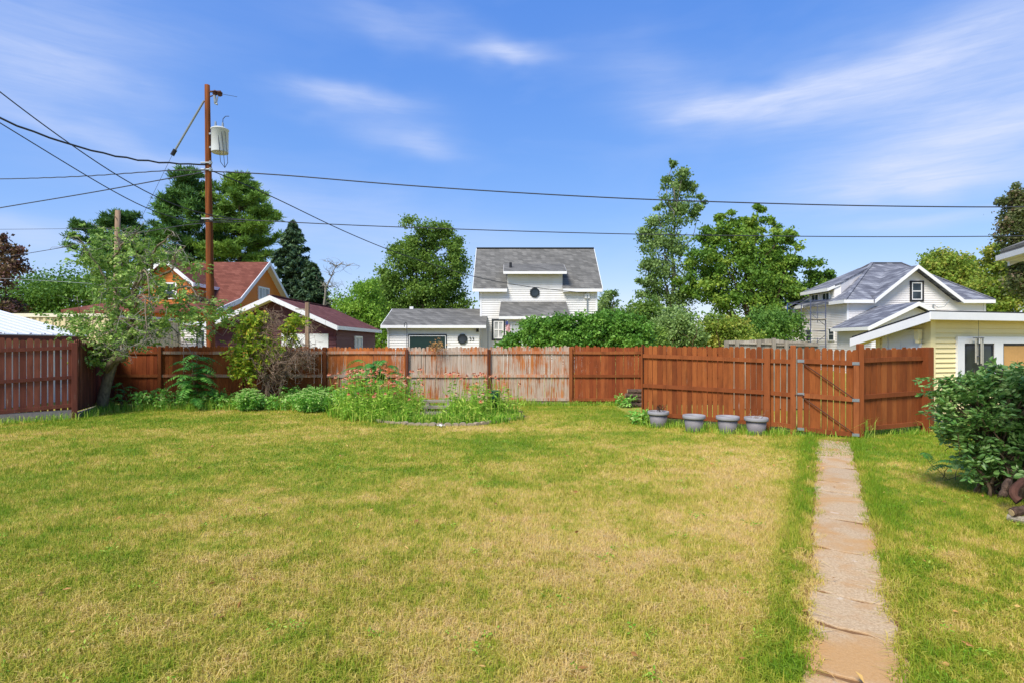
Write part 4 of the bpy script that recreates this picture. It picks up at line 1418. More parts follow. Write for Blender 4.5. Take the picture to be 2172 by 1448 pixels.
# ---- house on the right whose eave enters the picture -------------
H9 = thing('house', 'white eave corner with gutter entering the picture at the upper right', 'house', (7.6, 3.0, 0))
E = np.array([5.10, 6.0]); ev = np.array([-.18, -.53]); ev /= np.linalg.norm(ev)
ew = np.array([-ev[1], ev[0]])
if ew[0] < 0: ew = -ew
q2 = lambda a, b, z: (E[0] + ev[0] * a + ew[0] * b, E[1] + ev[1] * a + ew[1] * b, z)
m = MB(); m.prism([q2(0, 0, 2.715), q2(7, 0, 2.715), q2(7, .10, 2.715), q2(0, .10, 2.715)], (0, 0, .055)); obj('gutter', m, MT['white_trim'], H9)
m = MB(); m.prism([q2(0, 0.09, 2.70), q2(7, .09, 2.70), q2(7, .60, 2.70), q2(0, .60, 2.70)], (0, 0, .02)); obj('soffit', m, MT['white_trim'], H9)
m = MB(); m.prism([q2(0, .04, 2.772), q2(7, .04, 2.772), q2(7, 3.5, 4.2), q2(0, 3.5, 4.2)], (0, 0, .06)); obj('roof', m, MT['shingle_grey'], H9)
m = MB(); m.bar(q2(-.02, .12, 2.74), q2(-.02, 3.5, 4.12), .04, .16); obj('rake_board', m, MT['white_trim'], H9)
m = MB(); m.prism([q2(.5, .6, 0), q2(7, .6, 0), q2(7, 4, 0), q2(.5, 4, 0)], (0, 0, 2.71)); obj('wall', m, MT['white_siding'], H9)

# ================================================================== POLES AND WIRES
PB, PT = np.array([gx(449, 20), 20.0, -.2]), np.array([gx(439.5, 20), 20.0, gz(181, 20)])
pole = thing('utility_pole', 'tall reddish-brown utility pole carrying a grey transformer', 'utility pole', (PB[0], 20, 0))
m = MB()
tt = np.linspace(0, 1, 12)
m.tube([PB + (PT - PB) * t for t in tt], [.155 - .07 * t for t in tt], 12)
obj('pole', m, MT['pole'], pole, True)
pxy = lambda z: PB + (PT - PB) * ((z - PB[2]) / (PT[2] - PB[2]))
cz0, cz1 = gz(326, 20), gz(276, 20)
cc = np.array([gx(468, 20), 19.95, cz0])
m = MB()
hh = cz1 - cz0
m.lathe(cc, [(0, 0.02), (.25, .02), (.27, 0), (.275, .03), (.275, hh - .04), (.295, hh - .03), (.295, hh), (.2, hh + .05), (0, hh + .06)], 24)
tr = obj('transformer', m, MT['can'], pole, True)
for dx, h in ((-.15, .24), (.1, .2)):
    m = MB()
    m.tube([cc + (dx, 0, hh + .03), cc + (dx, 0, hh + .03 + h)], [.05, .03], 8)
    obj('bushing', m, MT['steel'], tr)
m = MB()
b = cc + np.array((.1, 0, hh + .22))
m.tube([b, b + (.01, 0, .15), b + (.1, 0, .24), b + (.22, 0, .24)], .012, 6)
for s, e in ((.05, .08), (.16, .1), (.26, .03)):
    a = cc + np.array((s, -.27 + abs(s) * .4, hh - .12))
    m.tube([a, a + (.06, -.02, -.5), a + (.1, .0, -1.1), np.array([gx(480, 20), 19.9, gz(358, 20)])], .010, 5)
obj('lead_wire', m, MT['wire'], tr)
m = MB()
for z in (cz0 + .2, cz1 - .15):
    a = pxy(z); m.bar(a, (cc[0] - .2, cc[1], z), .1, .06)
obj('bracket', m, MT['steel'], pole)
m = MB()
a = np.array([gx(433, 20), 20, gz(214, 20)]); b = np.array([gx(372, 20.3), 20.3, gz(318, 20.3)]); c = np.array([gx(365, 20.3), 20.3, gz(330, 20.3)])
m.tube([a, b], .035, 8)
gs = obj('guy_strain_rod', m, MT['steel'], pole)
m = MB(); m.tube([b, c], .07, 8); obj('clamp', m, MT['black'], gs)
m = MB(); m.tube([c, (-16.7, 20.8, 0)], .006, 5); obj('guy_wire', m, MT['wire'], pole)
# pole-top arm, insulators and cut-out
m = MB()
a = pxy(gz(195, 20)); m.bar(a, (gx(470, 20), 19.95, gz(196, 20)), .05, .05); m.bar(pxy(gz(208, 20)), (gx(466, 20), 19.95, gz(199, 20)), .03, .03)
obj('arm', m, MT['rusty'], pole)
for px, py, r in ((456, 197, .09), (466, 199, .10)):
    m = MB(); q = at(px, py, 19.95)
    m.lathe(q - (0, 0, .09), [(0, 0), (r * .5, 0), (r, .05), (r * .5, .07), (r, .12), (r * .5, .16), (0, .19)], 10)
    obj('insulator', m, MT['rusty'], pole)
m = MB(); m.tube([at(455, 203, 19.95), at(457, 218, 19.95)], .05, 8); m.tube([at(462, 205, 19.95), at(459, 222, 19.95)], .02, 6); m.tube([at(455, 219, 19.95), at(461, 222, 19.95)], .035, 6)
obj('fuse_cutout', m, MT['steel'], pole)
m = MB(); m.tube([at(470, 200, 19.95), at(493, 204, 19.9), at(503, 206, 19.9)], .008, 5)
obj('stub_wire', m, MT['wire'], pole)
for py in (348, 362, 466):
    q = pxy(gz(py, 20))
    m = MB(); m.tube([q + (-.2, -.12, 0), q + (.2, -.12, 0)], .03, 6); m.tube([q + (.14, -.12, -.06), q + (.14, -.12, .06)], .05, 8)
    obj('clevis', m, MT['steel'], pole)

# old grey pole
op = thing('utility_pole', 'shorter weathered grey wooden pole above the leaning apple tree', 'utility pole', (gx(249, 23), 23, 0))
m = MB()
a, b = np.array([gx(243, 23), 23, -.2]), np.array([gx(250, 23), 23, gz(447, 23)])
m.tube([a + (b - a) * t for t in np.linspace(0, 1, 8)], [.13 - .03 * t for t in np.linspace(0, 1, 8)], 10)
obj('pole', m, MT['pole_grey'], op, True)
m = MB(); q = a + (b - a) * .96; m.tube([q + (0, -.12, 0), q + (0, -.2, 0)], .02, 6)
obj('bolt', m, MT['rusty'], op)

WG = 'overhead wires strung from the utility pole'


def wire(label, pts, r, mat='wire', twist=0.0, name='power_line'):
    P = np.array([at(*p) for p in pts])
    # smooth through the measured points
    t = np.concatenate([[0], np.cumsum(np.linalg.norm(np.diff(P, axis=0), axis=1))])
    n = max(8, int(t[-1] / .35))
    s = np.linspace(0, t[-1], n)
    # natural-ish cubic through points by repeated smoothing of the polyline
    Q = np.stack([np.interp(s, t, P[:, i]) for i in range(3)], 1)
    for _ in range(int(n * .5)):
        Q[1:-1] = .25 * Q[:-2] + .5 * Q[1:-1] + .25 * Q[2:]
    if twist:
        Q[:, 2] += twist * np.sin(s * 9.0)
    m = MB(); m.tube(Q, r, 5)
    return obj(name, m, MT[mat], None, True, label=label, cat='wire', group=WG)


wire('black wire running right from the pole, upper of the two long wires', [(440, 364, 20), (497, 361, 20), (800, 390, 20), (1086, 409, 20), (1362, 424, 20), (1800, 437, 20), (2172, 441, 20), (2700, 425, 20)], .022)
wire('pale wire running right from the pole, lower of the two long wires', [(452, 464, 20), (560, 468, 20), (699, 477, 20.2), (1100, 491, 20.5), (1362, 498, 20.5), (1800, 503, 20.5), (2172, 502, 20.5), (2700, 486, 20.5)], .017)
wire('service drop sloping from the pole down to the white middle house', [(447, 362, 20), (480, 371, 20.3), (570, 412, 21.5), (700, 479, 24), (838, 537, 28), (1010, 590, 33), (1130, 611, 35.5), (1244, 622, 36.8)], .020)
wire('straight wire descending from the left edge at the greatest height', [(-380, -115, 12.2), (0, 199, 14), (128, 293, 15.2), (272, 392, 17), (400, 452, 19), (470, 466, 20), (505, 465, 20.2)], .016)
wire('thick twisted cable curving from the left edge to the pole', [(-380, 70, 12), (0, 257, 14), (128, 304, 15.3), (250, 336, 17), (350, 348, 18.6), (442, 350, 20)], .028, 'wire', .018)
wire('straight wire crossing below the thick twisted cable at the left edge', [(-380, 30, 12), (0, 261, 14), (180, 372, 16), (300, 443, 17.5), (380, 471, 19), (440, 478, 20), (520, 464, 20.2)], .015)
wire('nearly level twisted wire from the left edge to the pole', [(-420, 378, 26), (0, 381, 23.5), (180, 375, 22.3), (330, 364, 21), (404, 356, 20.4), (442, 362, 20)], .020, 'wire', .008)
wire('wire rising gently from the left edge to the pole below the twisted ones', [(-420, 515, 24), (0, 441, 22), (220, 405, 21), (345, 381, 20.5), (442, 364, 20)], .020)
wire('thin level wire low at the left edge by the dark red tree', [(-420, 489, 24), (0, 487, 23.4), (120, 486, 23.2), (249, 484, 22.9)], .008)
wire('pale wire from the old grey pole up to the tall pole', [(-420, 615, 30), (35, 542, 26), (207, 513, 23.5), (249, 502, 22.9), (370, 482, 21.3), (432, 466, 20), (520, 471, 20)], .014)
wire('thin pale wire in front of the green tree at the far left', [(-420, 575, 30), (0, 591, 27), (90, 595, 26), (243, 605, 22.9)], .008, 'wire_pale')

# clothes-line post
cp = thing('wooden_post', 'thin wooden post with two short side arms behind the dry shrub', 'post', (gx(652, 18.4), 18.4, 0))
m = MB(); x = gx(652, 18.4)
m.box(x - .055, x + .055, 18.34, 18.45, -.1, gz(642, 18.4)); obj('post', m, MT['pole_grey'], cp)
for py in (657, 671):
    m = MB(); m.bar((gx(628, 18.4), 18.36, gz(py - 1, 18.4)), (x - .05, 18.36, gz(py, 18.4)), .04, .035); obj('arm', m, MT['plank'], cp)
# thin garden hooks against the back fence
for px, ptop, hook, lab in ((863, 688, True, 'thin metal shepherd hook rising above the fence by the white garage door'), (1035, 693, False, 'thin straight metal rod rising above the fence beside the dark framed window')):
    m = MB(); x = gx(px, 17.05); zt = gz(ptop, 17.05)
    P = [(x, 17.05, 0), (x, 17.05, zt)]
    if hook:
        P += [(x - .01, 17.05, zt + .04), (x - .04, 17.05, zt + .06), (x - .07, 17.05, zt + .02), (x - .075, 17.05, zt - .08)]
    m.tube(P, .011, 6)
    obj('garden_hook', m, MT['wire'], None, label=lab, cat='garden hook')

# ================================================================== VEGETATION
def blob_pts(blobs, d, n, rng, surf=2.4, ydep=1.0):
    """cluster centres spread through ellipsoids measured in the photo; returns points and local radii"""
    B = np.array(blobs, float)
    wgt = (B[:, 2] * B[:, 3]) ** .95
    idx = rng.choice(len(B), n, p=wgt / wgt.sum())
    v = unit(rng.normal(size=(n, 3)))
    r = rng.uniform(0, 1, n) ** (1 / surf)
    s = d / F_PX
    rad = np.stack([B[idx, 2] * s, np.minimum(B[idx, 2], B[idx, 3] * 1.3) * s * ydep, B[idx, 3] * s], 1)
    c = np.stack([(B[idx, 0] - 1086) * s, np.full(n, d), EYE - (B[idx, 1] - HOR) * s], 1)
    return c + v * r[:, None] * rad, rad


def crown_clusters(C, rad, nleaf, L, W, rng, spread=.22, flat=.75, lift=.0, mode='decid', zmin=.1):
    n = len(C)
    sig = np.clip(rad.mean(1) * spread, .12, 1.4)
    ctint = rng.uniform(0, 1, n)
    idx = np.repeat(np.arange(n), nleaf)
    N = len(idx)
    off = rng.normal(size=(N, 3)) * sig[idx][:, None] * np.array([1, 1, flat])
    P = C[idx] + off
    if mode == 'decid':
        D = unit(unit(off) * .5 + rng.normal(size=(N, 3)) * .7 + np.array([0, 0, -.15]))
    elif mode == 'pine':
        D = unit(unit(off + 1e-6) * 1.0 + rng.normal(size=(N, 3)) * .45 + np.array([0, 0, .35]))
    else:
        D = unit(rng.normal(size=(N, 3)))
    tint = np.clip(ctint[idx] * .55 + rng.uniform(0, 1, N) * .45, 0, 1)
    ok = P[:, 2] > zmin
    P, D, tint = P[ok], D[ok], tint[ok]
    l = L * rng.uniform(.7, 1.3, len(P))
    v, f = leaf_arr(P, D, l, l * W, rng, .08)
    return v, f, tint


def tree(name, label, cat, d, blobs, leafmat, barkmat, ncl, nleaf, L, W=.6, seed=1, base_px=None, trunk_r=.2, nlimb=14, spread=.22,
         mode='decid', surf=2.4, top=None, flat=.75, group=None, part='crown', trunks=1, ydep=1.0):
    rng = np.random.default_rng(seed)
    B = np.array(blobs, float)
    if base_px is None:
        base_px = np.average(B[:, 0], weights=B[:, 2] * B[:, 3])
    s = d / F_PX
    ytop = (B[:, 1] - B[:, 3]).min()
    base = np.array([(base_px - 1086) * s, d, -.1])
    th = thing(name, label, cat, (base[0], d, 0), group)
    ztop = EYE - (ytop - HOR) * s
    C, rad = blob_pts(blobs, d, ncl, rng, surf, ydep)
    v, f, t = crown_clusters(C, rad, nleaf, L, W, rng, spread, flat, mode=mode)
    tp = np.array([gx(top[0], d), d, gz(top[1], d)]) if top else np.array([np.average(C[:, 0]), d, ztop * .78])
    m = MB()
    for q in range(trunks):
        off = np.array([rng.normal() * .25 * (trunks > 1), rng.normal() * .2 * (trunks > 1), 0])
        tq = tp + (rng.normal(size=3) * np.array([1.2, .8, .4]) * (trunks > 1))
        P = path_noise(base + off, tq, rng, 9, .04)
        m.tube(P, np.linspace(trunk_r, trunk_r * .12, 9), 8)
        for i in range(nlimb // trunks):
            c = C[rng.integers(len(C))]
            zz = np.clip((c[2] - .4) * rng.uniform(.35, .75), .3, tq[2] * .9)
            k = np.interp(zz, P[:, 2], np.arange(9))
            st = np.array([np.interp(k, np.arange(9), P[:, j]) for j in range(3)])
            r0 = trunk_r * (1 - .85 * k / 8) * .55
            m.tube(path_noise(st, c, rng, 6, .12, .02), np.linspace(r0, .012, 6), 5)
    obj('trunk', m, barkmat, th, True)
    m = MB(); m.add_arr(v, f, t)
    obj(part, m, leafmat, th)
    return th


# far left
tree('maple_tree', 'dark red maple at the far left edge above the container', 'tree', 40, [(10, 535, 50, 24), (-10, 520, 40, 20), (0, 570, 62, 22), (-20, 610, 50, 40), (0, 655, 45, 45), (-60, 580, 60, 70), (-60, 680, 60, 60)],
     ML['redmaple'], MT['bark_dark'], 130, 90, .22, .7, 21, base_px=-30, spread=.20)
tree('leafy_tree', 'broad green tree behind the container on the left, under the pines', 'tree', 52, [(95, 635, 80, 48), (160, 615, 70, 42), (215, 640, 70, 60), (40, 650, 55, 44), (110, 680, 120, 40), (-30, 665, 60, 40), (250, 600, 50, 40)],
     ML['decid_dark'], MT['bark_dark'], 260, 95, .26, .6, 22, base_px=140, trunk_r=.3)
def pine(label, d, px, ytop, ybot, prof, leafmat, seed, nb=60, skew=0.0):
    """white pine: tiers of rising boughs, each ending in tufts of long needles"""
    rng = np.random.default_rng(seed)
    s = d / F_PX
    X = (px - 1086) * s
    zt, zb = EYE - (ytop - HOR) * s, EYE - (ybot - HOR) * s
    th = thing('pine_tree', label, 'tree', (X, d, 0))
    m = MB(); m.tube([(X, d, -.1), (X + skew * .2, d, zt * .5), (X + skew, d, zt - .4)], [.36, .24, .04], 8)
    hs, ws = np.array([p[0] for p in prof]), np.array([p[1] for p in prof])
    C, tn = [], []
    for i in range(nb):
        h = (i + rng.uniform(0, 1)) / nb
        z = zb + (zt - zb) * h
        L = np.interp(h, hs, ws) * s * rng.uniform(.55, 1.12)
        a = i * 2.4 + rng.normal() * .5
        e = np.array([math.cos(a), math.sin(a), 0])
        st = np.array([X + skew * h, d, z])
        rise = rng.uniform(.12, .38)
        t = np.linspace(0, 1, 6)
        Q = st + e * (t * L)[:, None] + np.array([0, 0, 1.0]) * (L * rise * t ** 1.5)[:, None]
        m.tube(Q, np.linspace(.06, .015, 6), 4)
        k = int(5 + L * 3.2)
        tt_ = rng.uniform(.28, 1.0, k) ** .8
        side = np.array([-e[1], e[0], 0])
        c = st + e * (tt_ * L)[:, None] + np.array([0, 0, 1.0]) * (L * rise * tt_ ** 1.5 + rng.uniform(-.05, .25, k))[:, None] + side * (rng.normal(size=k) * .22 * L * (1.15 - tt_))[:, None]
        C.append(c); tn.append(np.full(k, rng.uniform(0, 1)))
    for j in range(5):
        C.append(np.array([[X + skew + rng.normal() * .25, d + rng.normal() * .2, zt - .25 - j * .3]])); tn.append(np.array([.6]))
    C = np.vstack(C); tn = np.concatenate(tn)
    n = len(C); k = 42
    idx = np.repeat(np.arange(n), k)
    D = unit(rng.normal(size=(n * k, 3)) * np.array([1, 1, .75]) + np.array([0, 0, .55]))
    l = rng.uniform(.32, .6, n * k)
    P = C[idx] + D * (l * .5)[:, None] + rng.normal(size=(n * k, 3)) * np.array([.2, .2, .08])
    v, f = leaf_arr(P, D, l, l * .2, rng, .1)
    obj('trunk', m, MT['bark_dark'], th, True)
    m = MB(); m.add_arr(v, f, np.clip(tn[idx] * .5 + rng.uniform(0, .5, n * k), 0, 1))
    obj('crown', m, leafmat, th)


pine('dark pine standing left of the grey pole with bunchy needle clumps', 60, 262, 456, 590, [(0, 105), (.3, 120), (.6, 85), (.85, 40), (1, 12)], ML['pine'], 23, 46)
pine('tall pine directly behind the utility pole, left of the two crowns', 56, 402, 368, 600, [(0, 62), (.3, 85), (.55, 78), (.8, 55), (.93, 34), (1, 14)], ML['pine'], 24, 74)
pine('tall lighter green pine right of the utility pole', 57, 508, 376, 600, [(0, 70), (.3, 98), (.55, 82), (.75, 60), (.9, 38), (1, 14)], ML['pine_light'], 25, 78)


def spruce(label, d, px, ytop, ybot, halfw, leafmat, seed):
    rng = np.random.default_rng(seed)
    s = d / F_PX
    X = (px - 1086) * s
    zt, zb = EYE - (ytop - HOR) * s, EYE - (ybot - HOR) * s
    th = thing('spruce_tree', label, 'tree', (X, d, 0))
    m = MB(); m.tube([(X, d, -.1), (X, d, zt * .6), (X, d, zt)], [.28, .16, .02], 8)
    P, D = [], []
    n = 190
    for i in range(n):
        h = rng.uniform(0, 1) ** .85
        z = zb + (zt - zb) * h
        Lb = (1 - h) ** .85 * halfw * s * rng.uniform(.65, 1.12) + .15
        a = rng.uniform(0, 2 * math.pi)
        e = np.array([math.cos(a), math.sin(a), 0])
        k = int(22 + Lb * 34)
        t = rng.uniform(.08, 1, k) ** .8
        side = np.array([-e[1], e[0], 0])
        q = np.array([X, d, z]) + e * (t * Lb)[:, None] + np.array([0, 0, 1]) * (-.55 * Lb * t + .42 * Lb * t ** 2.4)[:, None]
        q = q + side * (rng.normal(size=k) * .16 * Lb * (1.05 - t))[:, None] + rng.normal(size=(k, 3)) * .06
        P.append(q)
        D.append(unit(e * .6 + side * rng.normal(size=(k, 1)) * .7 + np.array([0, 0, -.5]) + rng.normal(size=(k, 3)) * .3))
        if i % 4 == 0:
            tt_ = np.linspace(0, 1, 5)
            m.tube(np.array([X, d, z]) + e * (tt_ * Lb)[:, None] + np.array([0, 0, 1]) * (-.55 * Lb * tt_ + .42 * Lb * tt_ ** 2.4)[:, None], np.linspace(.05, .01, 5), 4)
    obj('trunk', m, MT['bark_dark'], th, True)
    P = np.vstack(P); D = np.vstack(D)
    l = rng.uniform(.3, .55, len(P))
    v, f = leaf_arr(P, D, l, l * .34, rng, .1)
    m = MB(); m.add_arr(v, f, rng.uniform(0, 1, len(P)))
    obj('crown', m, leafmat, th)


spruce('dark spruce with drooping branches right of the big pines', 50, 622, 470, 668, 92, ML['spruce'], 31)
spruce('lower dark spruce in front of the taller one, beside the bare tree', 47, 664, 560, 690, 60, ML['spruce'], 32)

# bare tree
rng = np.random.default_rng(33)
bt = thing('bare_tree', 'dead leafless tree with pale curving branches right of the spruces', 'tree', (gx(688, 44), 44, 0))
m = MB()
P = np.array([at(676, 735, 44), at(680, 690, 44), at(688, 645, 44), at(692, 610, 44), at(704, 585, 44), at(711, 566, 44)])
P[0][2] = 0
m.tube(P, [.16, .13, .10, .075, .045, .02], 7)
for i in range(26):
    k = rng.integers(1, 6)
    st = P[k] + rng.normal(size=3) * .03
    e = st + np.array([rng.normal() * .9 + .45, rng.normal() * .5, rng.uniform(-.1, .9)])
    Q = path_noise(st, e, rng, 6, .25)
    m.tube(Q, np.linspace(.035, .008, 6), 4)
    for j in range(4):
        s0 = Q[rng.integers(2, 6)]
        m.tube(path_noise(s0, s0 + rng.normal(size=3) * np.array([.4, .3, .3]), rng, 4, .2), np.linspace(.014, .005, 4), 3)
obj('branches', m, MT['bark_pale'], bt)

# behind the middle house
tree('leafy_tree', 'big rounded green tree rising behind the garage wing of the middle house', 'tree', 50, [(900, 492, 62, 30), (935, 505, 50, 28), (870, 530, 52, 34), (955, 545, 42, 34), (905, 560, 86, 40), (845, 585, 46, 26), (960, 590, 36, 24), (890, 610, 92, 38), (850, 640, 55, 30), (940, 640, 60, 26), (880, 670, 80, 30), (970, 640, 24, 22)],
     ML['decid'], MT['bark_dark'], 300, 130, .24, .55, 41, base_px=905, trunk_r=.4, spread=.17)
tree('leafy_tree', 'small yellow-green tree between the maroon garage and the white garage wing', 'tree', 44, [(760, 640, 50, 36), (780, 615, 36, 22), (745, 680, 40, 40), (800, 690, 34, 50), (770, 720, 60, 40), (720, 690, 30, 26)],
     ML['yellowgreen'], MT['bark'], 190, 95, .2, .6, 42, base_px=765, trunk_r=.16)
tree('leafy_tree', 'thin darker tree between the yellow-green tree and the big rounded one', 'tree', 55, [(795, 612, 34, 18), (812, 640, 30, 26), (820, 680, 34, 40), (790, 660, 24, 30)],
     ML['decid'], MT['bark'], 80, 95, .24, .6, 43, base_px=806, trunk_r=.16)
tree('leafy_tree', 'small open tree right beside the white middle house', 'tree', 52, [(1284, 640, 24, 26), (1290, 625, 18, 12), (1300, 670, 26, 30), (1275, 680, 20, 40)],
     ML['aspen'], MT['bark'], 60, 80, .22, .55, 44, base_px=1285, trunk_r=.1)
tree('leafy_tree', 'distant green tree low on the horizon between house and tall poplar', 'tree', 75, [(1325, 685, 30, 30), (1345, 700, 34, 36), (1310, 715, 40, 26)],
     ML['decid'], MT['bark'], 90, 80, .3, .6, 45, base_px=1328, trunk_r=.2)

# right hand tree group
tree('poplar_tree', 'tall slender poplar, the highest tree right of the middle house', 'tree', 46, [(1426, 352, 13, 16), (1430, 385, 29, 26), (1459, 400, 18, 16), (1432, 430, 41, 24), (1390, 435, 16, 14), (1487, 420, 13, 18), (1476, 445, 23, 16), (1424, 470, 48, 28), (1378, 500, 25, 26), (1418, 520, 50, 32), (1378, 555, 29, 30), (1418, 575, 52, 34), (1384, 610, 32, 28), (1424, 640, 46, 40), (1367, 590, 18, 18)],
     ML['aspen'], MT['bark_pale'], 230, 80, .19, .75, 51, base_px=1428, trunk_r=.22, spread=.2, top=(1428, 385))
tree('maple_tree', 'wide bright green maple right of the tall poplar', 'tree', 44, [(1545, 470, 40, 18), (1520, 500, 50, 24), (1600, 472, 40, 18), (1640, 500, 46, 22), (1580, 520, 80, 34), (1500, 550, 50, 36), (1660, 545, 50, 30), (1700, 565, 46, 22), (1735, 590, 34, 18), (1590, 580, 90, 44), (1690, 610, 70, 34), (1520, 620, 60, 40), (1620, 650, 90, 40), (1720, 640, 50, 30), (1470, 600, 36, 36), (1610, 447, 14, 16), (1550, 452, 13, 13), (1752, 605, 26, 16), (1745, 660, 40, 26), (1680, 505, 22, 14)],
     ML['maple'], MT['bark_dark'], 370, 125, .24, .62, 52, base_px=1600, trunk_r=.26, spread=.16, trunks=4, nlimb=28)
for i, (lab, d, blobs, mt, sd) in enumerate((
        ('bluish green bush behind the back fence below the poplar', 33, [(1430, 690, 48, 34), (1455, 720, 44, 30), (1405, 715, 36, 26)], 'aspen', 61),
        ('olive brown-tinged bush below the bright maple', 34, [(1530, 695, 44, 28), (1560, 715, 50, 28), (1500, 720, 40, 22)], 'maple_rust', 62),
        ('dark green bush behind the weathered grey fence', 36, [(1620, 690, 50, 36), (1660, 700, 44, 36), (1590, 715, 40, 26)], 'decid_dark', 63),
        ('mid green bush behind the fence left of the poplar trunk', 36, [(1370, 665, 40, 34), (1350, 700, 44, 40), (1390, 710, 34, 34)], 'decid', 64))):
    tree('bush', lab, 'bush', d, blobs, ML[mt], MT['bark'], 130, 90, .17, .6, sd, trunk_r=.06, nlimb=16, trunks=4, spread=.2, part='foliage')
tree('maple_tree', 'green maple turning rusty behind the right end of the white house', 'tree', 62, [(2010, 560, 46, 28), (1975, 575, 30, 18), (2035, 580, 40, 34), (2000, 605, 50, 26), (2060, 610, 26, 20), (2045, 550, 14, 12)],
     ML['maple_rust'], MT['bark_dark'], 200, 85, .3, .65, 71, base_px=2010, trunk_r=.3, spread=.2)
tree('maple_tree', 'olive green maple at the right under the eave corner', 'tree', 50, [(2110, 545, 30, 24), (2130, 575, 44, 30), (2100, 610, 44, 30), (2150, 620, 40, 40), (2120, 645, 60, 26), (2180, 590, 40, 50), (2090, 650, 30, 20)],
     ML['maple_rust'], MT['bark_dark'], 210, 85, .25, .65, 72, base_px=2115, trunk_r=.28, spread=.2)
tree('maple_tree', 'tall dark red-green maple cut by the right edge of the picture', 'tree', 40, [(2160, 410, 24, 16), (2150, 425, 30, 20), (2165, 465, 42, 24), (2170, 500, 50, 28), (2190, 440, 50, 40), (2160, 540, 34, 26), (2200, 540, 60, 60), (2190, 600, 50, 40)],
     m_leaf('purple_green_leaf', [(60, 60, 40), (84, 96, 52), (104, 76, 66)], .25), MT['bark_dark'], 190, 95, .2, .7, 73, base_px=2215, trunk_r=.3, spread=.2)
# a row of wood far behind, closing the horizon
far = [(i, rngv) for i, rngv in enumerate(np.random.default_rng(9).uniform(0, 1, (16, 3)))]
fw = MB()
rng = np.random.default_rng(77)
for px in range(-500, 2700, 38):
    dd_ = 120
    b = [(px + rng.normal() * 10, 690 + rng.normal() * 10, 40, 26 + rng.uniform(0, 16)), (px, 716, 50, 22)]
    C, rad = blob_pts(b, dd_, 12, rng)
    v, f, t = crown_clusters(C, rad, 26, .8, .7, rng, .3)
    fw.add_arr(v, f, t)
obj('distant_woods', fw, ML['decid'], None, label='distant line of green woods along the horizon behind the houses', cat='woods', kind='stuff')

# lilac hedge in front of the middle house
tree('lilac_bush', 'big fresh green bush in front of the white house, above the fence', 'bush', 23.5, [(1150, 700, 52, 26), (1195, 690, 40, 24), (1120, 720, 50, 20), (1240, 695, 56, 30), (1290, 690, 50, 32), (1335, 700, 46, 34), (1225, 725, 110, 26), (1330, 730, 60, 30), (1085, 732, 30, 12), (1365, 715, 26, 30)],
     ML['lilac'], MT['bark'], 420, 75, .13, .6, 81, base_px=1220, trunk_r=.05, nlimb=30, trunks=6, spread=.14, part='foliage')
tree('bush', 'loose greyish bush end behind the fence between lilac and poplar bushes', 'bush', 25, [(1385, 715, 24, 26), (1400, 730, 22, 22)], ML['decid'], MT['bark'], 40, 70, .13, .6, 82, trunk_r=.03, nlimb=6, trunks=2, part='foliage')


# ---- sprays: shoots with leaves set along them ---------------------
def sprays(S, E, nper, L, W, rng, droop=.15, tjit=.35):
    n = len(S)
    idx = np.repeat(np.arange(n), nper)
    t = np.tile(np.linspace(.2, 1.0, nper), n) + rng.normal(size=n * nper) * .02
    d = E - S
    ln = np.linalg.norm(d, axis=1)
    P = S[idx] + d[idx] * t[:, None]
    P[:, 2] -= droop * ln[idx] * t ** 2
    u = unit(d)[idx]
    side = unit(np.cross(u, np.array([0, 0, 1.0]) + rng.normal(size=(n, 3))[idx] * .35))
    sg = np.where(np.arange(len(idx)) % 2 == 0, 1, -1)[:, None]
    D = unit(u * .55 + side * sg + np.array([0, 0, -.25]) + rng.normal(size=(len(idx), 3)) * .25)
    l = L * rng.uniform(.7, 1.25, len(idx))
    P = P + D * (l * .55)[:, None]
    Nn = unit(np.cross(D, side) + rng.normal(size=D.shape) * .3)
    Sx = unit(np.cross(Nn, D))
    v = np.empty((len(idx), 6, 3))
    w = (l * W)[:, None] * .5
    lh = (l * .5)[:, None]
    up = np.cross(Sx, D) * w * .35
    v[:, 0] = P - D * lh
    v[:, 1] = P - D * lh * .2 + Sx * w + up
    v[:, 2] = P + D * lh * .45 + Sx * w * .7 + up * .6
    v[:, 3] = P + D * lh
    v[:, 4] = P + D * lh * .45 - Sx * w * .7 + up * .6
    v[:, 5] = P - D * lh * .2 - Sx * w + up
    b = np.arange(len(idx))[:, None] * 6
    f = np.concatenate([b + np.array([0, 1, 2, 3]), b + np.array([0, 3, 4, 5])], 0)
    ct = rng.uniform(0, 1, n)[idx]
    tint = np.clip(ct * tjit + rng.uniform(0, 1, len(idx)) * (1 - tjit), 0, 1)
    return v.reshape(-1, 3), f, np.concatenate([tint, tint])


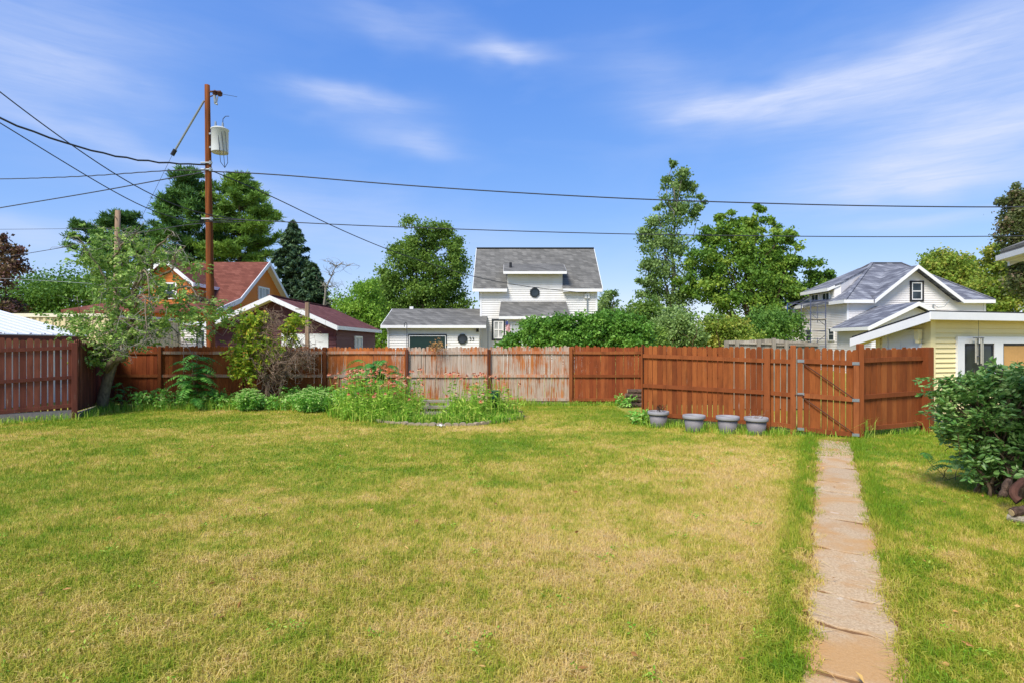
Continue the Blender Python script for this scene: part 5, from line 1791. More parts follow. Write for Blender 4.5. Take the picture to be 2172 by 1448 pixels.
# ---- apple tree leaning over the left fence ------------------------
rng = np.random.default_rng(101)
AD = 15.5
zc = lambda x, y, d=AD: at(x * .3453, 420 + y * .3453, d)
ap = thing('apple_tree', 'leaning apple tree with thin foliage and bare twigs by the left fence corner', 'tree', (gx(206, 15.7), 15.7, 0))
m = MB()
TR = np.array([zc(596, 1300), zc(604, 1230), zc(632, 1130), zc(668, 1020), zc(730, 940), zc(775, 860), zc(800, 780), zc(812, 690), zc(822, 610), zc(815, 560)])
TR[0][2] = -.05
TR[:, 1] += np.linspace(.2, 0, len(TR))
m.tube(TR, [.17, .145, .13, .125, .12, .11, .10, .085, .07, .05], 10)
m.tube(np.array([zc(650, 1060), zc(700, 990), zc(752, 985), zc(772, 930), zc(790, 860)]), [.09, .10, .095, .08, .05], 8)
limbs = [[(815, 700), (760, 620), (700, 480), (650, 380), (600, 270)], [(815, 560), (860, 460), (885, 380), (830, 330), (790, 330)], [(820, 600), (930, 480), (1000, 460), (1090, 560), (1140, 640)],
         [(805, 760), (900, 620), (1000, 610), (1060, 700), (1110, 860)], [(790, 800), (900, 760), (980, 840), (1030, 860)], [(800, 780), (700, 740), (600, 730), (480, 740), (400, 745)],
         [(770, 860), (680, 820), (600, 830), (520, 820)], [(780, 830), (850, 780), (930, 770), (960, 860)], [(1000, 470), (1110, 450), (1150, 380), (1250, 330)], [(930, 480), (960, 330), (1060, 280), (1130, 230)],
         [(1000, 610), (1150, 590), (1220, 640), (1300, 700), (1330, 720)], [(700, 940), (640, 900), (590, 960), (580, 1010)], [(740, 920), (820, 900), (880, 930)], [(1060, 560), (1180, 545), (1250, 600), (1290, 620)],
         [(660, 400), (760, 300), (850, 240), (900, 230)], [(1140, 640), (1200, 740), (1190, 820)]]
tw = MB()
tips = []
for L_ in limbs:
    P = np.array([zc(*q) for q in L_])
    P[:, 1] += np.linspace(0, rng.normal() * .9, len(P))
    t = np.linspace(0, 1, len(P)); s = np.linspace(0, 1, 12)
    Q = np.stack([np.interp(s, t, P[:, i]) for i in range(3)], 1)
    Q[1:-1] = .25 * Q[:-2] + .5 * Q[1:-1] + .25 * Q[2:]
    Q[2:-1] += rng.normal(size=(9, 3)) * .02
    m.tube(Q, np.linspace(.038, .008, 12), 6)
    for j in range(15):
        s0 = Q[rng.integers(3, 12)]
        e = s0 + rng.normal(size=3) * np.array([.38, .3, .25]) + np.array([0, 0, -.05])
        R_ = path_noise(s0, e, rng, 6, .3, .05)
        tw.tube(R_, np.linspace(.011, .004, 6), 3)
        tips += [R_[-1], R_[3]]
obj('trunk', m, MT['apple_bark'], ap, True)
obj('twigs', tw, MT['bark_pale'], ap)
cl_ = [(470, 760, 70), (420, 740, 35), (560, 830, 60), (640, 900, 80), (590, 980, 55), (700, 800, 90), (820, 760, 90), (920, 810, 70), (860, 880, 60), (700, 700, 60), (640, 390, 80), (700, 440, 85), (560, 390, 45), (590, 330, 45), (800, 340, 70), (950, 340, 60),
       (900, 450, 75), (1050, 520, 70), (1130, 620, 80), (960, 580, 70), (1200, 740, 60), (1180, 820, 45), (1310, 690, 55), (1370, 730, 40), (720, 590, 60), (850, 640, 70), (600, 240, 45), (830, 260, 40), (1080, 690, 55), (1010, 760, 55), (650, 600, 60), (760, 520, 70), (1220, 430, 40), (1040, 360, 40), (640, 960, 60), (760, 880, 60), (630, 500, 50)]
S_, E_ = [], []
for x, y, r in cl_:
    c = zc(x, y)
    rr = r * .3453 * AD / F_PX
    k = int(9 + r * .5)
    yo = rng.normal(size=(k, 1)) * .35
    p = c + rng.normal(size=(k, 3)) * rr * np.array([.55, .3, .55]) + yo * np.array([0, 1, 0])
    S_.append(p); E_.append(p + unit(rng.normal(size=(k, 3)) + np.array([0, 0, .1])) * rng.uniform(.12, .26, (k, 1)))
v, f, t = sprays(np.vstack(S_), np.vstack(E_), 10, .085, .58, rng, .3)
m = MB(); m.add_arr(v, f, t)
obj('crown', m, ML['apple'], ap)

# ---- turning shrub with a tangle of dry twigs ----------------------
rng = np.random.default_rng(111)
SD = 16.3
zs = lambda x, y, d=SD: at(400 + x * .2624, 500 + y * .2624, d)
sh = thing('shrub', 'overgrown shrub with yellow-orange leaves and a tangle of dry twigs at the fence', 'shrub', (gx(565, SD), SD, 0))
tw = MB()
for (x, y, r, n_t, up) in ((700, 720, 90, 70, .35), (830, 980, 140, 150, -.1), (700, 1000, 110, 90, 0), (960, 960, 100, 50, -.2), (620, 900, 110, 50, .1), (990, 750, 40, 12, .3), (650, 1130, 90, 60, .1)):
    for i in range(n_t):
        c = zs(x, y) + rng.normal(size=3) * r * .2624 * SD / F_PX * np.array([.55, .5, .55])
        e = c + unit(rng.normal(size=3) + np.array([0, 0, up])) * rng.uniform(.2, .6)
        P = path_noise(c, e, rng, 7, .35, .1)
        tw.tube(P, np.linspace(.008, .003, 7), 3)
for i in range(14):
    b = np.array([gx(565, SD) + rng.normal() * .18, SD + rng.normal() * .15, 0])
    e = zs(rng.uniform(450, 850), rng.uniform(650, 950)) + np.array([0, rng.normal() * .3, 0])
    tw.tube(path_noise(b, e, rng, 8, .12), np.linspace(.022, .006, 8), 5)
obj('twigs', tw, MT['twig'], sh)
S_, E_ = [], []
for x, y, r in ((500, 700, 80), (440, 790, 75), (560, 770, 60), (520, 880, 85), (600, 940, 75), (470, 1000, 85), (410, 1080, 60), (540, 1020, 60), (730, 930, 40), (840, 710, 45), (890, 690, 20), (810, 820, 28), (560, 660, 50), (640, 870, 50), (500, 1100, 60), (390, 940, 50), (800, 760, 30)):
    c = zs(x, y); k = int(12 + r * .7)
    p = c + rng.normal(size=(k, 3)) * r * .2624 * SD / F_PX * np.array([.6, .8, .6])
    S_.append(p); E_.append(p + unit(rng.normal(size=(k, 3)) + np.array([0, 0, .3])) * rng.uniform(.12, .28, (k, 1)))
v, f, t = sprays(np.vstack(S_), np.vstack(E_), 10, .082, .58, rng, .25)
m = MB(); m.add_arr(v, f, np.clip(t ** 1.7, 0, 1))
obj('foliage', m, ML['shrub'], sh)


# ---- sumacs: each frond a part --------------------------------------
def sumac(label, px, d, h, nf, reach, seed, zoff=.25):
    rng = np.random.default_rng(seed)
    X = gx(px, d)
    th = thing('sumac', label, 'shrub', (X, d, 0))
    m = MB()
    heads = []
    for k in range(4):
        tpt = np.array([X + rng.normal() * .22, d + rng.normal() * .15, h * rng.uniform(.6, 1.0)])
        m.tube(path_noise((X + rng.normal() * .06, d + rng.normal() * .06, 0), tpt, rng, 6, .06), np.linspace(.022, .010, 6) * min(1, h / 1.4), 6)
        heads.append(tpt)
    obj('stem', m, MT['bark'], th, True)
    for i in range(nf):
        hd = heads[i % 4]
        a = i * 2.4 + rng.normal() * .3
        e = np.array([math.cos(a), math.sin(a) * .8, 0])
        L = reach * rng.uniform(.65, 1.05)
        z0 = hd[2] - (i // 4) * (h * .62 / max(1, nf // 4)) * rng.uniform(.8, 1.1)
        z0 = max(z0, zoff)
        st = np.array([hd[0], hd[1], z0])
        k = 13
        t = np.linspace(0, 1, k)
        R_ = st + e * (t * L)[:, None] + np.array([0, 0, 1.0]) * (.55 * L * t - .75 * L * t ** 2.1)[:, None]
        fm = MB()
        fm.tube(R_, np.linspace(.006, .002, k), 4, .3)
        u = unit(np.gradient(R_, axis=0))
        side = unit(np.cross(u, (0, 0, 1.0)))
        ct = rng.uniform(.1, .9)
        for j in range(1, k):
            for s in (-1, 1):
                ll = .17 * reach / .7 * math.sin(math.pi * (.22 + .68 * t[j])) * rng.uniform(.9, 1.1)
                Dv = unit(side[j] * s + u[j] * .35 + np.array([0, 0, -.38]) + rng.normal(size=3) * .08)
                b = R_[j]; w = ll * .17
                p = unit(np.cross(Dv, np.cross(u[j], side[j])))
                fm.add([b, b + Dv * ll * .4 + p * w, b + Dv * ll, b + Dv * ll * .4 - p * w], [(0, 1, 2, 3)], float(np.clip(ct + rng.normal() * .2, 0, 1)))
        obj('frond', fm, ML['sumac'], th)
    return th


sumac('leafy sumac with long drooping fronds left of the dry shrub', 415, 16.1, 1.5, 40, .8, 121)
sumac('bright green sumac standing behind the coneflowers in the flower bed', 806, 16.2, 1.55, 44, .8, 122)
sumac('small sumac seedling with few fronds between apple tree and fence', 262, 15.9, .8, 9, .42, 123)
sumac('low sumac sprout in the grass beside the dark green bush', 2015, 7.7, .32, 5, .38, 124, .2)


# ---- clumps: stems, leaves, flower heads ----------------------------
def blades(P, H, Wd, rng, lean=.35, seg=2, curl=.5):
    """tall narrow blades standing at points P"""
    n = len(P)
    a = rng.uniform(0, 2 * math.pi, n)
    e = np.stack([np.cos(a), np.sin(a), np.zeros(n)], 1)
    s = np.stack([-np.sin(a), np.cos(a), np.zeros(n)], 1)
    # facing independent of the lean
    b_ = rng.uniform(0, 2 * math.pi, n)
    s = np.stack([np.cos(b_), np.sin(b_), np.zeros(n)], 1)
    H = np.broadcast_to(H, (n,)); Wd = np.broadcast_to(Wd, (n,))
    ln = np.abs(rng.normal(size=n)) * lean
    if seg == 1:
        v = np.empty((n, 3, 3))
        v[:, 0] = P - s * (Wd * .5)[:, None]
        v[:, 1] = P + s * (Wd * .5)[:, None]
        v[:, 2] = P + e * (ln * H)[:, None] + np.array([0, 0, 1]) * (H * np.clip(1 - ln * .4, .3, 1))[:, None]
        return v.reshape(-1, 3), np.arange(3 * n).reshape(n, 3), n
    v = np.empty((n, 5, 3))
    mid = P + e * (ln * H * .3)[:, None] + np.array([0, 0, 1]) * (H * .6)[:, None]
    tip = P + e * (ln * H * (1 + curl))[:, None] + np.array([0, 0, 1]) * (H * np.clip(1 - ln * .7, .25, 1))[:, None]
    v[:, 0] = P - s * (Wd * .5)[:, None]; v[:, 1] = P + s * (Wd * .5)[:, None]
    v[:, 2] = mid + s * (Wd * .42)[:, None]; v[:, 3] = mid - s * (Wd * .42)[:, None]
    v[:, 4] = tip
    b = np.arange(n)[:, None] * 5
    return v.reshape(-1, 3), (b + np.array([0, 1, 2, 3]), b + np.array([3, 2, 4])), n


def add_blades(mb, P, H, Wd, rng, tint, lean=.35, seg=2, curl=.5):
    v, f, n = blades(P, H, Wd, rng, lean, seg, curl)
    tint = np.broadcast_to(tint, (n,))
    if seg == 1:
        mb.add_arr(v, f, tint)
    else:
        off = mb.n
        mb.V.append(v); mb.n += len(v)
        for q in f:
            mb.G.append(q + off); mb.T.append(np.array(tint, float))


def ell_pts(x0, y0, rx, ry, n, rng):
    a = rng.uniform(0, 2 * math.pi, n); r = np.sqrt(rng.uniform(0, 1, n))
    return np.stack([x0 + rx * r * np.cos(a), y0 + ry * r * np.sin(a), np.zeros(n)], 1)


def coneflowers(label, ells, nstem, hmin, hmax, nhead, seed, petals=True):
    rng = np.random.default_rng(seed)
    x0, y0 = ells[0][:2]
    th = thing('coneflower_clump', label, 'flowers', (x0, y0, 0))
    st = MB(); lf = MB(); hd = MB(); cn = MB()
    S_, E_ = [], []
    W_ = np.array([e[2] * e[3] for e in ells]); W_ = W_ / W_.sum()
    tops = []
    for (ex_, ey_, rx_, ry_, hs), w in zip(ells, W_):
        k = int(nstem * w)
        P = ell_pts(ex_, ey_, rx_, ry_, k, rng)
        for p in P:
            h = rng.uniform(hmin, hmax) * hs
            e = p + np.array([rng.normal() * .12, rng.normal() * .12, h])
            Q = path_noise(p, e, rng, 4, .06)
            st.tube(Q, np.linspace(.006, .004, 4), 3, rng.uniform(.2, .7))
            tops.append(e)
            for j in range(rng.integers(4, 8)):
                t = rng.uniform(.05, .8)
                b = p + (e - p) * t
                S_.append(b); E_.append(b + unit(rng.normal(size=3) * np.array([1, 1, .4]) + np.array([0, 0, .25])) * rng.uniform(.06, .16))
        add_blades(lf, ell_pts(ex_, ey_, rx_ * 1.1, ry_ * 1.1, int(k * 7), rng), rng.uniform(.2, .62, int(k * 7)) * hs, rng.uniform(.012, .026, int(k * 7)), rng, rng.uniform(0, 1, int(k * 7)), .4)
    v, f, t = sprays(np.array(S_), np.array(E_), 3, .11, .3, rng, .3)
    lf.add_arr(v, f, t)
    obj('stems', st, ML['weed'], th)
    obj('leaves', lf, ML['weed'], th)
    tops = np.array(tops)
    sel = np.argsort(-tops[:, 2] + rng.normal(size=len(tops)) * .25)[:nhead]
    for i in sel:
        c = tops[i]; r = rng.uniform(.045, .065); tn = rng.uniform(0, 1)
        n = 9
        a0 = rng.uniform(0, 6.28)
        tl = unit(np.array([rng.normal() * .25, rng.normal() * .25 - .15, 1.0]))
        u = unit(np.cross(tl, (0, 1.0, .2))); w = np.cross(tl, u)
        for j in range(n):
            a = a0 + j * 2 * math.pi / n
            o = math.cos(a) * u + math.sin(a) * w; q = -math.sin(a) * u + math.cos(a) * w
            hd.add([c + o * .012, c + o * r * .6 + q * .014 - tl * .012, c + o * r * 1.05 - tl * .035, c + o * r * .6 - q * .014 - tl * .012], [(0, 1, 2, 3)], float(np.clip(tn + rng.normal() * .15, 0, 1)))
        rings = [c + tl * -.004, c + tl * .016, c + tl * .028]
        cn.tube(rings, [.022, .019, .006], 6, float(rng.uniform(0, 1)))
    if petals:
        obj('petals', hd, ML['petal'], th, kind='stuff')
    obj('cones', cn, ML['cone'], th, kind='stuff')
    return th


coneflowers('dense clump of pink coneflowers left of the planks in the flower bed', [(-3.5, 14.6, 1.1, .8, 1.0), (-2.75, 14.0, .6, .6, .85), (-3.2, 13.7, .9, .45, .55)], 190, .75, 1.2, 95, 131)
coneflowers('thinner coneflower clump right of the planks by the green basket', [(-.95, 14.2, .7, .6, 1.0), (-.3, 14.3, .45, .45, .85), (-1.1, 13.6, .7, .4, .6)], 105, .7, 1.15, 42, 132)
# low leafy ground cover in the middle of the bed
rng = np.random.default_rng(133)
m = MB()
P = np.vstack([ell_pts(-2.0, 13.35, 1.1, .32, 900, rng), ell_pts(-.9, 13.25, .9, .25, 500, rng), ell_pts(-3.2, 13.9, .8, .3, 500, rng), ell_pts(-.1, 14.0, .4, .5, 350, rng), ell_pts(-1.7, 15.4, 1.4, .5, 500, rng)])
add_blades(m, P, rng.uniform(.08, .32, len(P)), rng.uniform(.012, .035, len(P)), rng, rng.uniform(0, 1, len(P)), .6)
obj('bed_greenery', m, ML['weed'], None, label='low leafy green growth filling the front of the flower bed', cat='ground cover', kind='stuff')


def sedum(label, px, d, r, h, seed):
    rng = np.random.default_rng(seed)
    X = gx(px, d)
    th = thing('sedum_plant', label, 'plant', (X, d, 0))
    lf = MB(); hd = MB(); st = MB()
    S_, E_ = [], []
    for i in range(80):
        a = rng.uniform(0, 6.28); q = math.sqrt(rng.uniform(0, 1))
        b = np.array([X + math.cos(a) * q * r * .5, d + math.sin(a) * q * r * .5, 0])
        e = np.array([X + math.cos(a) * q * r, d + math.sin(a) * q * r, h * (1 - .35 * q * q) * rng.uniform(.85, 1.08)])
        st.tube([b, (b + e) / 2 + np.array([0, 0, .03]), e], .006, 4, .5)
        for j in range(8):
            t = rng.uniform(.15, .92)
            p = b + (e - b) * t
            S_.append(p); E_.append(p + unit(rng.normal(size=3) * np.array([1, 1, .3])) * .04)
        n = 7; rr = rng.uniform(.03, .055)
        for j in range(12):
            p = e + np.array([rng.normal() * rr * .6, rng.normal() * rr * .6, rng.normal() * .006])
            hd.tube([p - (0, 0, .012), p, p + np.array((0, 0, .008))], [.006, .014, .005], 5, float(rng.uniform(.5, 1)))
    obj('stems', st, ML['sedum'], th)
    v, f, t = sprays(np.array(S_), np.array(E_), 3, .075, .5, rng, .1)
    lf.add_arr(v, f, t); obj('leaves', lf, ML['sedum'], th)
    obj('flower_heads', hd, ML['sedum'], th, kind='stuff')


sedum('compact pale green sedum mound below the dry shrub, the left of two', 527, 15.6, .42, .58, 141)
sedum('larger pale green sedum mound beside the coneflowers, the right of two', 658, 15.4, .62, .64, 142)

# tall grasses and weeds along the fences
rng = np.random.default_rng(151)
wm = MB()


def weeds_line(p0, p1, n, h0, h1, sp=.12, w=.012, lean=.45):
    t = rng.uniform(0, 1, n)[:, None]
    P = np.array([*p0, 0.0]) + (np.array([*p1, 0.0]) - np.array([*p0, 0.0])) * t + rng.normal(size=(n, 3)) * np.array([sp, sp, 0])
    P[:, 2] = 0
    add_blades(wm, P, rng.uniform(h0, h1, n), rng.uniform(.5, 1.4, n) * w, rng, rng.uniform(0, 1, n), lean)


weeds_line((-11.3, 15.9), (-4.4, 16.2), 2400, .08, .36, .28)
weeds_line((-9.2, 16.4), (-5.6, 16.3), 1500, .2, .55, .25)
weeds_line((-4.4, 16.6), (0.6, 16.8), 1200, .1, .4, .15)
weeds_line((0.3, 16.95), (4.0, 17.0), 1500, .06, .2, .1)
weeds_line((-10.7, 13.75), (-12.2, 12.6), 500, .06, .25, .12)
weeds_line((-10.6, 14.2), (-11.7, 16.6), 600, .06, .3, .12)
weeds_line((3.1, 12.95), (5.7, 11.4), 1100, .06, .24, .14)
weeds_line((2.9, 13.2), (3.15, 12.7), 260, .1, .35, .1)
weeds_line((5.8, 11.3), (8.7, 11.85), 700, .05, .2, .12)
weeds_line((6.95, 11.1), (6.95, 11.15), 30, .3, .6, .06, .008)
weeds_line((8.7, 11.9), (9.3, 12.3), 300, .1, .4, .15)
weeds_line((-4.3, 14.8), (-3.2, 13.3), 500, .08, .3, .1)
weeds_line((-1.5, 12.95), (.2, 13.9), 500, .06, .22, .1)
for px_, py_ in ((1396, 905), (1472, 915), (1543, 918), (1604, 921)):
    d_ = 2233 / (py_ - 728)
    weeds_line((gx(px_, d_) - .25, d_ - .16), (gx(px_, d_) + .25, d_ - .16), 130, .06, .2, .06)
obj('fence_weeds', wm, ML['weed'], None, label='tall grass and weeds growing along the foot of the fences', cat='weeds', kind='stuff')
# broad-leaved weeds under the apple tree and the shrubs
S_, E_ = [], []
rng = np.random.default_rng(152)
for (x, y, rx_, ry_, n, h) in ((-9.9, 16.2, .9, .5, 60, .5), (-8.6, 16.3, .8, .4, 60, .45), (-7.0, 16.0, 1.0, .5, 50, .35), (-5.6, 16.4, 1.0, .4, 70, .55), (3.2, 16.5, .3, .2, 14, .3), (-4.6, 15.9, .5, .4, 40, .5), (3.0, 13.0, .25, .2, 16, .3)):
    p = ell_pts(x, y, rx_, ry_, n, rng)
    for q in p:
        for j in range(4):
            b = q + np.array([0, 0, rng.uniform(.05, h)])
            S_.append(b); E_.append(b + unit(rng.normal(size=3) + np.array([0, 0, .3])) * rng.uniform(.08, .2))
v, f, t = sprays(np.array(S_), np.array(E_), 7, .08, .5, rng, .2)
m = MB(); m.add_arr(v, f, t)
obj('leafy_weeds', m, ML['sedum'], None, label='broad-leaved green weeds below the apple tree and dry shrub', cat='weeds', kind='stuff')

# ---- burning bush on the right --------------------------------------
rng = np.random.default_rng(161)
bb = thing('bush', 'large dark green bush at the right edge in front of the yellow garage', 'bush', (6.0, 6.95, 0))
blobs = [(2060, 850, 82, 68), (2140, 830, 80, 72), (2110, 930, 90, 78), (2000, 835, 32, 30), (2020, 890, 44, 40), (2170, 940, 66, 90), (2125, 790, 66, 36), (2050, 800, 44, 26), (2200, 820, 70, 70), (2215, 900, 70, 90), (2075, 985, 50, 36)]
E_, rad = blob_pts(blobs, 6.95, 900, rng, 3.2, 1.0)
core = np.array([gx(2115, 6.95), 6.95, .55])
S_ = E_ - unit(E_ - core + rng.normal(size=E_.shape) * .25 + np.array([0, 0, -.1])) * rng.uniform(.18, .38, (len(E_), 1))
ex1 = np.array([at(1948, 828, 7.0), at(1943, 800, 7.05), at(1962, 850, 6.9), at(1955, 812, 6.9), at(1975, 800, 7.0), at(1955, 868, 7.0)])
S_ = np.vstack([S_, ex1 + np.array([.3, .02, .0])]); E_ = np.vstack([E_, ex1])
v, f, t = sprays(S_, E_, 16, .072, .46, rng, .18, .45)
m = MB(); m.add_arr(v, f, t)
obj('foliage', m, ML['burning'], bb)
m = MB()
for i in range(26):
    b = np.array([6.02 + rng.normal() * .13, 6.9 + rng.normal() * .12, -.02])
    e = S_[rng.integers(len(S_) - 6)]
    m.tube(path_noise(b, e, rng, 8, .10), np.linspace(.024, .006, 8), 6)
for i in range(260):
    j = rng.integers(len(S_))
    c = core + (S_[j] - core) * .35
    m.tube([c + rng.normal(size=3) * .05, (c + S_[j]) / 2 + rng.normal(size=3) * .03, S_[j], E_[j]], [.008, .006, .004, .002], 4)
obj('stems', m, MT['bark'], bb, True)

# ================================================================== SMALL THINGS
pots = [(1396.5, 905, 'leftmost grey plastic pot, holding a dead dark plant'), (1472, 915, 'second grey pot from the left, empty but for soil'), (1543.5, 918, 'third grey pot from the left, filled with soil and debris'), (1604, 921, 'rightmost grey pot, with thin dry stalks beside the gate')]
rng = np.random.default_rng(171)
for i, (px, py, lab) in enumerate(pots):
    d = 2233 / (py - 728)
    X = gx(px, d)
    th = thing('plant_pot', lab, 'pot', (X, d, 0), 'grey pots lined up along the fence')
    m = MB()
    m.lathe((X, d, 0), [(0, .004), (.155, .004), (.165, .012), (.20, .285), (.19, .285), (.185, .24)], 28)
    obj('pot_body', m, MT['pot'], th, True)
    m = MB()
    m.lathe((X, d, 0), [(.203, .278), (.228, .282), (.234, .30), (.234, .345), (.226, .356), (.208, .352), (.200, .30), (.201, .28)], 28)
    obj('rim', m, MT['pot_rim'], th, True)
    m = MB()
    m.lathe((X, d, 0), [(.196, .30), (.12, .318), (.05, .31), (0, .325)], 20)
    obj('soil', m, MT['soil'], th)
    m = MB()
    if i == 0:
        S_, E_ = [], []
        for k in range(16):
            b = np.array([X + .03 + rng.normal() * .03, d, .31]); e = b + np.array([rng.normal() * .07, rng.normal() * .06, rng.uniform(.08, .2)])
            m.tube(path_noise(b, e, rng, 5, .2), np.linspace(.004, .002, 5), 4)
            S_.append(b + (e - b) * .3); E_.append(e)
        v, f, t = sprays(np.array(S_), np.array(E_), 8, .03, .6, rng)
        m.add_arr(v, f, t)
        obj('dead_plant', m, MT['bark_dark'], th)
    elif i == 3:
        for k in range(12):
            b = np.array([X + rng.normal() * .1, d + .05 + rng.normal() * .05, .31]); e = b + np.array([rng.normal() * .1, rng.normal() * .05, rng.uniform(.05, .24)])
            m.tube(path_noise(b, e, rng, 5, .25), np.linspace(.004, .002, 5), 4)
        obj('dry_stalks', m, MT['twig'], th)

# stone edging of the flower bed
rng = np.random.default_rng(181)
EP = np.array([(gx(a, 2233 / (b - 728)), 2233 / (b - 728)) for a, b in ((735, 872), (770, 887), (804, 895), (866, 901), (930, 903), (1000, 902), (1060, 896), (1090, 890), (1110, 884))])
ts = np.concatenate([[0], np.cumsum(np.linalg.norm(np.diff(EP, axis=0), axis=1))])
edg = thing('garden_edging', 'curved row of small scalloped concrete edging stones around the flower bed', 'edging', (-1.7, 13, 0))
ne = int(ts[-1] / .17)
for i in range(ne):
    s0 = (i + .5) / ne * ts[-1]
    c = np.array([np.interp(s0, ts, EP[:, j]) for j in range(2)])
    c2 = np.array([np.interp(s0 + .02, ts, EP[:, j]) for j in range(2)])
    a = math.atan2(c2[1] - c[1], c2[0] - c[0]) + rng.normal() * .06
    u = np.array([math.cos(a), math.sin(a)]); n_ = np.array([u[1], -u[0]])
    w, h, tk = .078, rng.uniform(.055, .085), .055
    prof = [(-w, -.03), (w, -.03), (w, h * .6), (w * .6, h * .93), (0, h), (-w * .6, h * .93), (-w, h * .6)]
    m = MB()
    m.prism([(c[0] + u[0] * x - n_[0] * tk, c[1] + u[1] * x - n_[1] * tk, z) for x, z in prof], (n_[0] * tk * 2, n_[1] * tk * 2, 0))
    obj('edging_stone', m, MT['edging'], edg)
# soil of the bed
m = MB()
poly = [(x, y + .02, .008) for x, y in EP] + [(.3, 15.6, .008), (-1.5, 16.4, .008), (-4.0, 16.2, .008)]
m.add(poly, [tuple(range(len(poly)))])
o = obj('flower_bed', m, MT['soil']); o['kind'] = 'structure'

# weathered planks stacked as steps in the bed
pk = thing('plank_stack', 'three weathered grey planks stepped in the middle of the flower bed', 'planks', (gx(928, 14.4), 14.4, 0))
for i, (py, y) in enumerate(((868, 14.15), (860, 14.4), (849, 14.7))):
    m = MB()
    z = .10 + .12 * i
    m.box(gx(893, y), gx(962, y), y - .09, y + .09, z, z + .055)
    obj('plank', m, MT['plank'], pk)
m = MB(); m.box(gx(900, 14.4), gx(908, 14.4), 14.05, 14.8, 0, .10); m.box(gx(945, 14.4), gx(953, 14.4), 14.05, 14.8, 0, .10)
for x in (904, 949):
    m.box(gx(x, 14.4) - .05, gx(x, 14.4) + .05, 14.32, 14.8, .1, .22); m.box(gx(x, 14.4) - .049, gx(x, 14.4) + .049, 14.62, 14.8, .22, .34)
obj('bearer', m, MT['plank'], pk)

# green basket
gb = thing('basket', 'dark green ribbed plastic basket at the right end of the flowers', 'basket', (gx(1050, 14.3), 14.3, 0))
m = MB(); X = gx(1050, 14.3)
zb_ = .30
m.lathe((X, 14.3, zb_), [(0, .005), (.085, .005), (.09, 0), (.125, .36), (.118, .36), (.08, .02)], 20)
obj('body', m, MT['green_plastic'], gb, True)
for i in range(12):
    a = i / 12 * 6.283
    m = MB(); m.tube([(X + .092 * math.cos(a), 14.3 + .092 * math.sin(a), zb_ + .01), (X + .129 * math.cos(a), 14.3 + .129 * math.sin(a), zb_ + .35)], .006, 5)
    obj('rib', m, MT['green_plastic'], gb)
m = MB(); m.lathe((X, 14.3, zb_), [(.122, .345), (.136, .35), (.136, .372), (.118, .372), (.118, .355)], 20); obj('rim', m, MT['green_plastic'], gb, True)
m = MB(); m.tube([(X, 14.3, 0), (X, 14.3, zb_ + .01)], .05, 8); obj('stake', m, MT['green_plastic'], gb)

# scrap of paper on the lawn
rng = np.random.default_rng(190)
m = MB()
X, Y = gx(935, 12.5), 12.5
k = 6
gvx = np.array([[X + (i - 2.5) * .028, Y + (j - 2.5) * .018, .05 + .018 * rng.uniform(0, 1) + .02 * math.sin(i * 1.7 + j)] for j in range(k) for i in range(k)])
m.add(gvx, [(j * k + i, j * k + i + 1, (j + 1) * k + i + 1, (j + 1) * k + i) for j in range(k - 1) for i in range(k - 1)])
m.add(gvx - np.array((0, 0, .004)), [(j * k + i, (j + 1) * k + i, (j + 1) * k + i + 1, j * k + i + 1) for j in range(k - 1) for i in range(k - 1)])
obj('paper_scrap', m, MT['paper'], None, label='crumpled white scrap lying on the lawn in front of the edging', cat='litter')

# firewood by the fence gap
rng = np.random.default_rng(191)
LG = 'firewood logs piled against the back fence'
for i, (px, z, y, r, ln, lab) in enumerate(((1345, .075, 16.55, .075, .5, 'bottom log of the small firewood pile, left front'), (1352, .08, 16.75, .08, .5, 'bottom log of the small firewood pile, at the back'), (1349, .215, 16.62, .075, .55, 'middle log of the small firewood pile'), (1345, .335, 16.6, .07, .52, 'second highest log of the small firewood pile'), (1349, .455, 16.62, .075, .5, 'topmost log of the small firewood pile by the fence gap'))):
    X = gx(px, y)
    th = thing('log', lab, 'log', (X, y, z - r), LG)
    a = rng.normal() * .15
    u = np.array([math.cos(a), math.sin(a), 0])
    P = np.array([np.array([X, y, z]) + u * ln * (t - .5) for t in np.linspace(0, 1, 6)])
    P[1:-1] += rng.normal(size=(4, 3)) * .008
    m = MB(); m.tube(P, r * rng.uniform(.9, 1.05, 6), 10)
    obj('bark', m, MT['log_bark'], th)
    m = MB()
    for e, s in ((P[0], -1), (P[-1], 1)):
        m.tube([e + u * s * .001, e + u * s * .004], r * .82, 10)
    obj('cut_end', m, MT['log_cut'], th)

